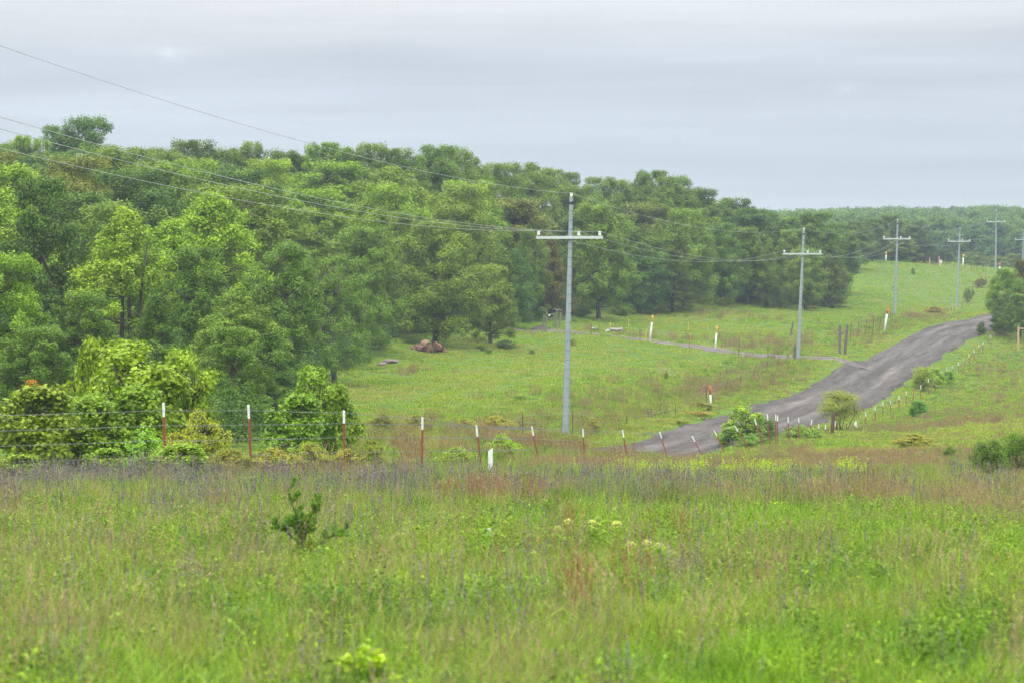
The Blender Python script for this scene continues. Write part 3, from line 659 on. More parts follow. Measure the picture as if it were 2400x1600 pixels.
# ------------------------------------------------------------------ stones
def stone_mesh(seed, n=2):
    rs = np.random.RandomState(seed)
    import bmesh
    bm = bmesh.new(); bmesh.ops.create_icosphere(bm, subdivisions=3, radius=1)
    d = rs.normal(size=(15, 3)); d /= np.linalg.norm(d, axis=1, keepdims=True); off = rs.uniform(.45, .85, 15)
    for v in bm.verts:
        p = np.array(v.co)
        for k in range(15):
            s = p @ d[k]
            if s > off[k]: p = p - d[k] * (s - off[k]) * .95
        p *= 1.18 + .07 * math.sin(13 * p[2] + seed) + .07 * math.sin(7 * p[0] + seed) * math.cos(6 * p[1]); v.co = p
    me = bpy.data.meshes.new('stone'); bm.to_mesh(me); bm.free(); return me
def stone(label, px, py, d, sx, sy, sz, m_, seed, grp=None, name='boulder'):
    o = link(name, stone_mesh(seed), m_); o.location = Vector(P(px, py, d)); o.scale = (sx, sy, sz); o.rotation_euler = (seed * .3, seed * .7, seed * 1.3) if sz > .3 else (0, 0, seed * 1.3); return tag(o, label, 'rock', grp)
RG = 'boulders of the rock pile under the big oak'; RD = 233
for a in [('large red-brown boulder at the upper left of the rock pile', 985, 815, .62, .6, .5, M_ROCKR), ('tan boulder on top of the rock pile', 996, 804, .42, .4, .42, M_ROCKT),
          ('tall red-brown boulder at the right end of the rock pile', 1030, 825, .5, .5, .55, M_ROCKR), ('low greyish boulder at the lower left of the rock pile', 971, 829, .36, .4, .33, M_ROCKG),
          ('flat tan stone low in the middle of the rock pile', 1014, 832, .42, .4, .22, M_ROCKT), ('dark brown boulder at the upper right of the rock pile', 1024, 812, .6, .5, .38, M_ROCKR),
          ('orange-brown stone at the far right tip of the rock pile', 1043, 826, .30, .3, .34, M_ROCKR), ('dark stone at the bottom of the rock pile left of the flat tan stone', 998, 834, .34, .4, .28, M_ROCKG),
          ('rounded reddish stone in the centre of the rock pile', 1000, 821, .42, .5, .4, M_ROCKR), ('small dark red stone at the upper left edge of the rock pile', 972, 816, .30, .3, .3, M_ROCKR),
          ('tan stone below the topmost stone of the rock pile', 1006, 815, .35, .35, .36, M_ROCKT)]:
    k = int(a[1] + a[2]); stone(a[0], a[1], a[2] + 2, RD + (k % 3) * .3, a[3] * .8, a[4] * .8, a[5] * .82, a[6], k, RG)
stone('long flat grey slab in the grass left of the rock pile', 914, 847, 212, .52, .5, .14, M_ROCKG, 3)
stone('smaller pinkish flat stone below the grey slab', 896, 853, 209, .26, .3, .12, M_ROCKG, 4)
stone('low stone half buried in grass in front of the rock pile', 990, 842, 226, .4, .3, .1, M_ROCKG, 12)
stone('dark red-brown rock at the wood edge above the left yellow marker', 1484, 729, 322, .6, .5, .45, M_ROCKR, 6)
stone('grey low rock beside the dark red-brown rock at the wood edge', 1474, 733, 321, .6, .5, .25, M_ROCKG, 8)
for i, (x, y, l) in enumerate([(1425, 775, 'pale green-white stone left of the short yellow stake'), (1436, 771, 'pale stone just right of the short yellow stake'), (1446, 773, 'pale stone, the middle of the heap right of the stake'), (1452, 771, 'pale stone at the right end of the heap by the track'), (1393, 771, 'small pale stone by the dark thin post at the track')]):
    stone(l, x, y, 280, .30, .3, .15, M_ROCKW, 20 + i, 'pale limestone pieces at the track edge', 'limestone_piece')
def mound(label, px, py, d, sx, sy, sz, m_, seed, name='soil_mound'):
    rs = np.random.RandomState(seed); n, k = 26, 9; V = [(0, 0, sz)]
    for i in range(1, k + 1):
        for j in range(n):
            a = 2 * math.pi * j / n; r = i / k; q = 1 + .25 * (vnoise(np.array([math.cos(a) * 2 + seed]), np.array([math.sin(a) * 2.]))[0] - .5)
            V.append((math.cos(a) * r * sx * q, math.sin(a) * r * sy * q, sz * (math.cos(r * math.pi) * .5 + .5) * (1 + .35 * rs.uniform(-1, 1)) - .1 * r))
    F = [(0, 1 + j, 1 + (j + 1) % n) for j in range(n)] + [(1 + i * n + j, 1 + (i + 1) * n + j, 1 + (i + 1) * n + (j + 1) % n, 1 + i * n + (j + 1) % n) for i in range(k - 1) for j in range(n)]
    me = bpy.data.meshes.new(name); me.from_pydata(V, [], F); me.update(); me.polygons.foreach_set('use_smooth', [True] * len(F))
    o = link(name, me, m_); b = G(px, d); o.location = Vector(b); return tag(o, label, 'dirt mound')
mound('low dark soil mound at the foot of the wooden gate brace', 1268, 765, 279, 1.5, 1.5, .42, M_SOIL, 3)

# ------------------------------------------------------------------ trees
def unit(v): return v / (np.linalg.norm(v, axis=-1, keepdims=True) + 1e-9)
def limb(mb, a, b, r0, r1, rs, n=5, k=5, sagk=.08):
    L = np.linalg.norm(b - a); pts = []
    o1, o2 = rs.normal(size=3) * L * sagk, rs.normal(size=3) * L * sagk * .6
    for i in range(k):
        f = i / (k - 1); pts.append(a + (b - a) * f + o1 * math.sin(math.pi * f) + o2 * math.sin(2 * math.pi * f))
    mb.tube(pts, [r0 + (r1 - r0) * (i / (k - 1)) for i in range(k)], n); return pts
def crown_tree(name, H, W, cb, nclump, rc, nleaf, leaf, seed, style='oak', shape='rhomb', twigs=True, top=1.0, stems=1, cat='tree'):
    """a tree of height H (m): trunk and limbs, crown of leaf clumps filling an uneven envelope"""
    rs = np.random.RandomState(seed)
    t = thing(name, None, cat, (0, 0, -60))
    cz = H * (cb + (1 - cb) * .42)
    C = []; tries = 0
    ph = rs.uniform(0, 6.28, 6)
    lobes = []
    if style == 'oak':
        nl = max(9, int(nclump / 7)); RL = W * (.185 if name != 'oak_tree' or cb < .2 else .15)
        while len(lobes) < nl and tries < 4000:
            tries += 1; d = unit(rs.normal(size=3) + np.array([0, 0, .15])); az = math.atan2(d[1], d[0]); f = rs.uniform(.35, 1) ** .5
            hz = (H - RL * .75 - cz) if d[2] > 0 else (cz - H * cb - RL * .6); k = (W / 2 - RL * .75) * (1 + .16 * math.sin(2 * az + ph[0]) + .1 * math.sin(3 * az + ph[1]))
            if d[2] < 0: k /= math.sqrt(max(.42, d[0] ** 2 + d[1] ** 2))
            p = np.array([d[0] * k * f, d[1] * k * f, cz + d[2] * hz * f])
            if lobes and min(np.linalg.norm((p - q)) for q, _ in lobes) < RL * 1.05 * (1 - tries / 5000.): continue
            lobes.append((p, RL * rs.uniform(.75, 1.2)))
        for p, rl in lobes:
            m_ = int(nclump / len(lobes)) + 1
            for q in range(m_):
                if rs.uniform() < .3:
                    e = unit(rs.normal(size=3) + np.array([0, 0, .2])); f = rs.uniform(.2, .85) ** .5; hz = (H - rc - cz) if e[2] > 0 else (cz - H * cb); C.append(np.array([e[0] * (W / 2 - rc) * f, e[1] * (W / 2 - rc) * f, cz + e[2] * hz * f])); continue
                e = unit(rs.normal(size=3) + np.array([0, 0, .45]) + unit(p - np.array([0, 0, cz])) * .5); c_ = p + e * rl * np.array([1, 1, .95]) * rs.uniform(.6, 1.15)
                c_[2] = max(c_[2], H * cb + rc * .2); C.append(c_)
    while style != 'oak' and len(C) < nclump and tries < nclump * 40:
        tries += 1
        d = unit(rs.normal(size=3)); f = rs.uniform(.25, 1) ** .55
        if style == 'oak':
            az = math.atan2(d[1], d[0]); lob = 1 + .16 * math.sin(2 * az + ph[0]) + .12 * math.sin(3 * az + ph[1]) + .10 * math.sin(5 * d[2] * 2 + ph[2])
            hz = (H - rc * .8 - cz) if d[2] > 0 else (cz - H * cb - rc * .3)
            p = np.array([d[0] * (W / 2 - rc * .7) * f * lob, d[1] * (W / 2 - rc * .7) * f * lob, cz + d[2] * hz * f * (1 + .08 * math.sin(3 * az + ph[3]))])
        elif style == 'feather':
            az = math.atan2(d[1], d[0]); z = rs.uniform(0, 1); rad = W / 2 * (math.sin(math.pi * min(1, z * .78 + .2)) ** .8) * (1 + .2 * math.sin(3 * az + ph[0]) + .12 * math.sin(z * 9 + ph[1]))
            p = np.array([math.cos(az) * rad * f, math.sin(az) * rad * f, H * cb + (H * (1 - cb) - rc) * z])
        else:  # cedar
            z = rs.uniform(0, 1) ** .8; az = rs.uniform(0, 6.28); rad = W / 2 * (1 - z) ** .7 * (1 + .25 * math.sin(4 * az + ph[0]) + .3 * math.sin(z * 14 + 2 * az)) + .1
            p = np.array([math.cos(az) * rad * f, math.sin(az) * rad * f, H * cb + (H * (1 - cb) - rc * .5) * z])
        if C and style != 'cedar' and min(np.linalg.norm(p - c) for c in C) < rc * .62: continue
        C.append(p)
    C = np.array(C)
    if style == 'oak': zb = H * cb; C[:, 2] = np.where(C[:, 2] > zb, zb + (C[:, 2] - zb) * (H - rc * .75 - zb) / (np.percentile(C[:, 2], 96) - zb), C[:, 2]); C[:, 2] = np.minimum(C[:, 2], H - rc * .55)
    # trunk and limbs
    mb = MB(); forks = []; r0 = .028 * H / math.sqrt(stems)
    for s in range(stems):
        sx = rs.normal(size=3) * np.array([1, 1, 0]) * (.05 * W if stems > 1 else .0)
        tz = H * (cb + .12) if style == 'oak' else H * .8
        tp = np.array([rs.normal() * W * .04, rs.normal() * W * .04, tz]) + sx * (4 if stems > 1 else 0)
        pts = limb(mb, np.array([sx[0], sx[1], -.4]), tp, r0, r0 * (.7 if style == 'oak' else .2), rs, 8, 7, .025)
        forks += pts[3:] if style == 'oak' else pts[1:]
    if style == 'oak':
        k = min(9, len(C)); idx = rs.choice(len(C), k, replace=False)
        for i in idx:
            a = forks[rs.randint(len(forks))]; e = C[i] * np.array([.8, .8, 1]) ; e = a + (e - a) * .92
            forks += limb(mb, np.array(a), e, r0 * .42, r0 * .1, rs, 6, 7, .10)[2:]
    if twigs:
        FA = np.array(forks)
        for c in C:
            dd = np.linalg.norm(FA - c, axis=1) + np.maximum(0, FA[:, 2] - c[2]) * 1.5; a = FA[int(np.argmin(dd))]
            limb(mb, a, c, max(.02, r0 * .13), .012, rs, 4, 4, .1)
    part('trunk', mb.mesh(name + '_trunk', True), M_BARK, t)
    # leaves
    n = nleaf * len(C); ci = np.repeat(np.arange(len(C)), nleaf); szc = rs.uniform(.75, 1.25, len(C))[ci][:, None]
    d = unit(rs.normal(size=(n, 3)) + np.array([0, 0, .35])); f = rs.uniform(.15, 1, n) ** .45
    flat = .86 if style == 'oak' else (.7 if style == 'feather' else .9)
    lump = 1 + .25 * np.sin(d[:, 0] * 5 + ci) * np.sin(d[:, 1] * 5 + ci * 2.1) + .12 * rs.normal(size=n)
    rr = rc * f * lump
    Pn = C[ci] + d * rr[:, None] * np.array([1, 1, flat]) * szc
    if style == 'feather': Pn += np.array([0, 0, -.25]) * (np.abs(d[:, :1]) * rc)
    out = unit(C - np.array([0, 0, cz]))[ci]
    Nn = unit(d * .55 + out * .25 + np.array([0, 0, .75]) + rs.normal(size=(n, 3)) * .55)
    tint = np.clip(rs.uniform(0, 1, len(C))[ci] * .45 + rs.uniform(0, 1, n) * .55, 0, 1)
    lean = unit(d + rs.normal(size=(n, 3)) * .3) if style != 'oak' else None
    me = leaves_mesh(name + '_crown', Pn, Nn, leaf[0] * rs.uniform(.7, 1.3, n), leaf[1] * rs.uniform(.7, 1.3, n), rs, tint, shape, lean)
    part('crown', me, M_LEAF, t)
    t['H'] = H; t['W'] = W
    return t
PROTO = {}
def proto(key, *a, **k): PROTO[key] = crown_tree(*a, **k)
proto('oakA', 'oak_tree', 10, 7.6, .06, 150, .62, 260, (.16, .10), 11)
proto('oakB', 'oak_tree', 10, 7.0, .03, 155, .58, 250, (.16, .10), 12)
proto('oakC', 'oak_tree', 10, 8.4, .08, 165, .64, 260, (.16, .10), 13)
proto('oakD', 'oak_tree', 10, 6.4, .02, 150, .54, 240, (.155, .10), 14)
proto('spread', 'oak_tree', 10, 7.8, .22, 170, .46, 170, (.17, .11), 15)
proto('feaA', 'leafy_tree', 10, 6.0, .08, 150, .62, 190, (.19, .085), 21, style='feather')
proto('feaB', 'leafy_tree', 10, 5.2, .06, 130, .55, 190, (.19, .08), 22, style='feather', stems=3)
proto('cedA', 'cedar_tree', 10, 5.0, .03, 170, .50, 190, (.15, .06), 31, style='cedar')
proto('cedB', 'cedar_tree', 10, 6.0, .02, 190, .55, 190, (.15, .06), 32, style='cedar')

BR = (.115, .225, .026); MG = (.078, .155, .026); DG = (.040, .098, .022); TG = (.046, .118, .038); YG = (.15, .26, .022); OL = (.088, .135, .030); BN = (.070, .080, .032); GG = (.062, .095, .042)
_used = set()
def tree(key, px, topy, wpx, d, color, label, group=None, basey=None, name=None, rz=None, trunkc=None, cat=None):
    pr = PROTO[key]; H0, W0 = pr['H'], pr['W']
    b = G(px, d) if basey is None else P(px, basey, d)
    zt = P(px, topy, d)[2]; h = zt - b[2]
    if h < .5 and key[:3] in ('oak', 'fea', 'ced', 'spr'): h = 1
    wm = wpx / FPX * d
    r = dup(pr, b, (0, 0, rz if rz is not None else random.uniform(0, 6.28)), (wm / W0, wm / W0, h / H0), label, group)
    if name: r.name = name
    if cat: r['category'] = cat
    for c in r.children:
        if c.name.startswith('crown'): c.color = color + (1,)
    return r
FG = 'trees of the wood'
FRONT = [
 ('oakB', 15, 600, 230, 122, (.10, .215, .026), 'bright green leafy tree cut off by the left edge, nearest tree of the wood', 'l'),
 ('oakD', 115, 425, 250, 150, DG, 'tall very dark green tree near the left edge behind the bright tree'),
 ('feaB', 290, 470, 250, 149, (.13, .245, .022), 'feathery yellow-green tree with dark forked stems showing, right of the dark tree'),
 ('feaA', 400, 500, 240, 166, (.115, .235, .022), 'bright green tree filling the gap behind the forked feathery tree'),
 ('feaA', 500, 432, 270, 170, (.125, .245, .022), 'big bright light green tree with spiky leafy top, left of centre in the wood'),
 ('oakD', 455, 585, 220, 146, (.052, .125, .020), 'dark green bushy tree below the big bright spiky topped tree'),
 ('feaB', 555, 655, 210, 134, (.095, .19, .036), 'pale green weeping tree above the two middle white tipped posts'),
 ('oakD', 660, 575, 220, 156, (.062, .14, .028), 'dense mid green tree between the weeping tree and the layered tree'),
 ('cedA', 370, 690, 190, 128, (.052, .12, .024), 'dark green low tree behind the tallest yellow-green sapling'),
 ('oakB', 200, 690, 210, 126, (.06, .135, .022), 'dark leafy tree low at the left, behind the saplings'),
 ('cedA', 630, 780, 200, 124, (.045, .11, .025), 'small dark tree at the field edge behind the third post'),
 ('oakD', 560, 770, 190, 112, (.062, .14, .026), 'low dark green tree behind the second white tipped post'),
 ('oakB', 90, 770, 240, 108, (.065, .145, .026), 'dense green tree behind the wide bush at the left edge'),
 ('oakD', 330, 800, 200, 106, (.055, .125, .026), 'dark tree whose crown fills the gap behind the tallest sapling'),
 ('layer', 785, 602, 270, 188, (.078, .168, .038), 'airy tree with layered drooping branches standing at the left of the pasture'),
 ('oakC', 1020, 522, 270, 239, (.088, .165, .028), 'big round oak standing out at the pasture edge above the rock pile'),
 ('oakD', 1150, 625, 130, 247, (.095, .17, .03), 'smaller oak leaning out from the right side of the big round oak'),
 ('oakB', 850, 535, 190, 222, (.075, .155, .026), 'rounded mid green tree behind and left of the big round oak'),
 ('oakD', 925, 500, 150, 246, MG, 'green tree peeping over the left shoulder of the big round oak'),
 ('feaA', 1205, 575, 110, 280, TG, 'blue-green tree right of the big round oak'),
 ('oakD', 1245, 540, 110, 292, (.07, .14, .03), 'green tree behind the blue-green tree, left of the nearest pole'),
 ('cedA', 1288, 562, 120, 296, BN, 'brownish olive cedar just left of the nearest pole shaft'),
 ('oakB', 1400, 482, 175, 303, (.085, .17, .024), 'tall oak with hanging foliage just right of the nearest pole'),
 ('feaA', 1500, 560, 130, 317, TG, 'dark blue-green tree right of the tall oak'),
 ('oakA', 1600, 495, 180, 324, (.078, .16, .024), 'broad rounded oak midway between the first and second pole'),
 ('cedB', 1575, 610, 130, 319, (.045, .085, .024), 'dark low cedar under the broad rounded oak'),
 ('oakD', 1690, 525, 120, 334, (.062, .14, .032), 'green oak below the sagging wires left of the second pole'),
 ('oakB', 1750, 535, 130, 340, (.07, .14, .026), 'oak partly behind the left end of the second crossarm'),
 ('cedB', 1795, 600, 130, 343, (.052, .11, .022), 'low dark bushy tree left of the second pole shaft'),
 ('oakB', 1888, 585, 110, 347, (.095, .18, .034), 'light green rounded tree just right of the second pole'),
 ('oakD', 1850, 540, 110, 356, MG, 'green tree behind the upper part of the second pole'),
 ('feaB', 1945, 590, 85, 357, GG, 'grey-green twiggy tree at the right end of the wood edge'),
 ('oakD', 1930, 540, 100, 372, (.058, .125, .028), 'dark green tree above the twiggy tree at the right end of the wood'),
]
SKY = [(-60, 345, 150, 'oakA', MG), (12, 340, 110, 'oakA', MG), (62, 322, 90, 'spread', BR), (128, 298, 90, 'oakD', (.048, .12, .03)), (203, 279, 135, 'oakB', (.05, .125, .03)), (325, 350, 140, 'oakA', MG), (255, 372, 140, 'oakC', (.06, .125, .026)),
 (400, 352, 120, 'oakC', MG), (462, 331, 150, 'oakC', (.055, .115, .024)), (545, 352, 120, 'oakA', MG), (592, 337, 80, 'oakC', MG), (650, 357, 120, 'oakB', (.055, .12, .026)), (700, 368, 110, 'oakA', MG), (752, 337, 100, 'spread', (.085, .18, .026)), (812, 350, 110, 'oakA', (.075, .155, .026)),
 (870, 340, 110, 'oakC', MG), (935, 350, 120, 'oakC', (.07, .15, .024)), (1010, 343, 120, 'oakC', (.07, .15, .024)), (1060, 352, 110, 'oakA', MG), (1108, 372, 90, 'oakC', MG), (1165, 386, 110, 'oakC', (.075, .15, .026)), (1225, 384, 110, 'oakC', MG), (1285, 398, 110, 'oakA', (.085, .165, .028)),
 (1345, 408, 80, 'oakD', (.055, .12, .03)), (1400, 418, 90, 'oakD', MG), (1455, 425, 100, 'oakA', MG), (1520, 402, 110, 'spread', (.06, .13, .025)), (1525, 440, 150, 'oakC', MG), (1590, 440, 120, 'oakA', (.055, .115, .025)), (1660, 478, 100, 'oakB', BR), (1685, 472, 80, 'oakC', MG),
 (1733, 467, 110, 'oakC', (.045, .10, .026)), (1790, 500, 100, 'oakA', (.045, .10, .026)), (1845, 510, 100, 'oakB', MG), (1905, 515, 90, 'oakD', (.055, .12, .032)), (1950, 525, 90, 'oakA', (.05, .11, .03))]
SX = [0, 1000, 1200, 1350, 1550, 1900, 1960]; SD = [290, 300, 328, 356, 373, 398, 405]
# airy layered tree prototype
proto('layer', 'layered_tree', 10, 9.5, .02, 130, .50, 180, (.17, .08), 41, style='oak')
for row in FRONT: tree(row[0], row[1], row[2], row[3], row[4], row[5], row[6], FG)
ORD = ['first', 'second', 'third', 'fourth', 'fifth', 'sixth', 'seventh', 'eighth', 'ninth', 'tenth', 'eleventh', 'twelfth', 'thirteenth', 'fourteenth', 'fifteenth', 'sixteenth', 'seventeenth', 'eighteenth', 'nineteenth', 'twentieth']
ORD += ['twenty-' + o for o in ORD[:9]] + ['thirtieth'] + ['thirty-' + o for o in ORD[:9]]
def shade(c):
    l = c[1]
    if c[0] > c[1] * .85: return 'brownish'
    if c[2] > c[0] * .75: return 'bluish green'
    return 'dark green' if l < .13 else ('light green' if l > .18 else 'mid green')
SPECIAL = {203: 'tallest round topped tree on the skyline, dark and alone above the left wood', 128: 'narrower dark tree touching the left side of the tallest skyline tree', 62: 'thin airy treetop on the skyline left of the tallest tree',
           462: 'broad dark domed oak on the skyline crossed by the arm wires', 752: 'open spindly treetop on the skyline with sky showing through, under the top wire', 1345: 'narrow treetop on the skyline directly above the tip of the nearest pole',
           1520: 'flat spreading treetop highest on the skyline right of the nearest pole', 1733: 'dark domed treetop on the skyline where the wood starts to fall away'}
vis = 0
for i, (px, ty, wpx, key, c) in enumerate(SKY):
    d = float(np.interp(px, SX, SD))
    if px > -40: vis += 1
    forms = {'oakA': 'rounded', 'oakB': 'full', 'oakC': 'broad', 'oakD': 'narrow', 'spread': 'open crowned', 'cedA': 'pointed', 'cedB': 'pointed'}
    lab = SPECIAL.get(px) or f'{shade(c)} {forms[key]} tree on the skyline of the wood, {ORD[max(vis,1) - 1]} from the left edge'
    tree(key, px, ty, wpx * 1.62, d, c, lab, FG)
# the slope between the edge of the wood and its skyline
rs = np.random.RandomState(77)
FDX = [0, 500, 700, 900, 1100, 1300, 1500, 1700, 1950]; FDD = [158, 178, 205, 246, 275, 312, 328, 345, 372]
ROWN = ['row just below the skyline', 'second row below the skyline', 'third row below the skyline', 'fourth row below the skyline', 'fifth row below the skyline']
for k in range(5):
    px = -60 + rs.uniform(0, 60); n = 0
    while px < 1940:
        dS = float(np.interp(px, SX, SD)); dF = float(np.interp(px, FDX, FDD)); rows = max(1, min(5, int(round((dS - dF) / 26.0))))
        step = rs.uniform(.72, 1.1)
        if k < rows:
            d = dS - (dS - dF) * (k + .75) / rows + rs.uniform(-4, 4)
            wpx = rs.uniform(5.6, 7.6) / d * FPX
            key = rs.choice(['oakA', 'oakB', 'oakC', 'oakD', 'oakA', 'oakC', 'feaA', 'cedB'], p=[.2, .16, .16, .12, .12, .12, .08, .04])
            c0 = [MG, BR, OL, (.095, .18, .026), DG, (.06, .13, .026), (.105, .19, .03)][rs.choice(7, p=[.27, .18, .05, .22, .08, .1, .1])]
            if key == 'cedB': c0 = DG
            jit = rs.uniform(.9, 1.1); c0 = (c0[0] * jit, c0[1] * (jit * .5 + .5), c0[2] * jit)
            Hh = rs.uniform(8.2, 10.6); b = G(px, d); zt = b[2] + Hh
            ty = HOR - zt / d * FPX
            n += 1
            near = ''
            forms = {'oakA': 'rounded oak', 'oakB': 'full oak', 'oakC': 'broad oak', 'oakD': 'narrow oak', 'feaA': 'feathery tree', 'cedB': 'cedar'}
            tree(key, px, ty, wpx * 1.36, d, c0, f'{shade(c0)} {forms[key]} in the {ROWN[k]}, {ORD[n - 1]} from the left', FG)
            px += wpx * step * .9
        else: px += 60
# trees on the crest of the upper pasture
for i, (px, ty, wpx, d, c, key, lab) in enumerate([
 (2000, 520, 90, 470, (.055, .115, .03), 'oakA', 'dark tree beyond the upper pasture, nearest to the end of the wood'), (2045, 512, 80, 500, (.06, .125, .032), 'oakB', 'mid green tree on the crest left of the third pole top'),
 (2090, 503, 95, 520, (.058, .12, .03), 'oakC', 'tall rounded tree right behind the top of the third pole'), (2140, 530, 100, 522, (.045, .10, .03), 'oakA', 'dark broad tree on the crest between the third and fourth pole'),
 (2165, 565, 70, 521, (.048, .105, .03), 'oakB', 'lower dark tree at the right side of the crest trees'), (2110, 560, 80, 517, (.10, .18, .034), 'oakD', 'low light green tree at the crest under the third crossarm'),
 (2035, 565, 80, 512, (.05, .11, .03), 'oakB', 'low dark tree at the left of the crest beside the faint marker'), (2205, 585, 55, 523, (.05, .10, .034), 'oakD', 'small tree behind the white box on the crest'), (1985, 550, 70, 462, (.06, .12, .034), 'oakD', 'small tree tucked between wood end and crest trees')]):
    tree(key, px, ty, wpx * 1.15, d, c, lab, 'trees on the pasture crest')
# right edge tree group
tree('oakA', 2356, 630, 98, 312, (.085, .18, .024), 'spreading green tree at the right edge beyond the road bend', name='roadside_tree', cat='tree')
tree('cedB', 2392, 610, 100, 322, (.075, .085, .034), 'brownish cedar behind the spreading tree at the right edge', cat='tree')
tree('oakB', 2390, 690, 90, 302, (.07, .15, .03), 'rounded light green small tree low at the right edge', basey=790, cat='tree')
tree('oakD', 2352, 700, 70, 306, (.042, .095, .024), 'dark narrow tree below the spreading tree at the right edge', cat='tree')
tree('oakD', 2300, 775 - 20, 26, 303, (.05, .11, .025), 'small dark bush at the road end under the right edge tree', cat='bush')
# beyond the crest, before the far hill
for px, ty, wpx, d, lab in [(2290, 592, 70, 640, 'hazy rounded tree behind the fourth pole and crest'), (2330, 600, 60, 620, 'hazy tree behind the fifth pole'), (2380, 596, 70, 640, 'hazy tree at the right edge behind the crest'), (2260, 598, 50, 600, 'small hazy tree behind the hazy marker')]:
    tree('oakC', px, ty, wpx * 1.2, d, (.085, .155, .035), lab, 'trees just beyond the pasture crest')

# ------------------------------------------------------------------ shrubs and saplings
proto('sapA', 'oak_sapling', 2.6, 2.4, .10, 84, .26, 66, (.10, .082), 51, shape='oak', stems=2)
proto('sapB', 'oak_sapling', 2.0, 2.0, .03, 80, .23, 60, (.098, .08), 52, shape='oak', stems=3)
proto('vine', 'vine_thicket', 1.4, 1.6, .0, 110, .15, 60, (.05, .036), 53, style='feather', stems=5)
proto('weed', 'leafy_shrub', 1.2, 1.2, .02, 42, .20, 60, (.08, .045), 54, style='feather', stems=3)
proto('bush', 'bush', 1.2, 1.5, .0, 70, .20, 110, (.05, .035), 55)
proto('juni', 'juniper', 1.2, 1.5, .0, 80, .17, 110, (.05, .02), 56, style='feather')
proto('willow', 'willow_shrub', 2.6, 2.7, .30, 84, .36, 190, (.10, .018), 57, style='oak', stems=6)
proto('dead', 'dead_shrub', 2.6, 2.2, .05, 60, .3, 12, (.05, .02), 58, style='feather', stems=6)
def shrub(key, px, topy, wpx, d, color, label, cat='shrub', basey=None, group=None, rz=None):
    if key == 'vine': color = tuple(q * .86 for q in color[:2]) + (color[2],); topy -= 6; wpx *= .9
    return tree(key, px, topy, wpx, d, color, label, group, basey, None, rz, None, cat)
SG = (.120, .225, .020); SG2 = (.095, .195, .022); YO = (.16, .20, .030); YO2 = (.18, .26, .033)
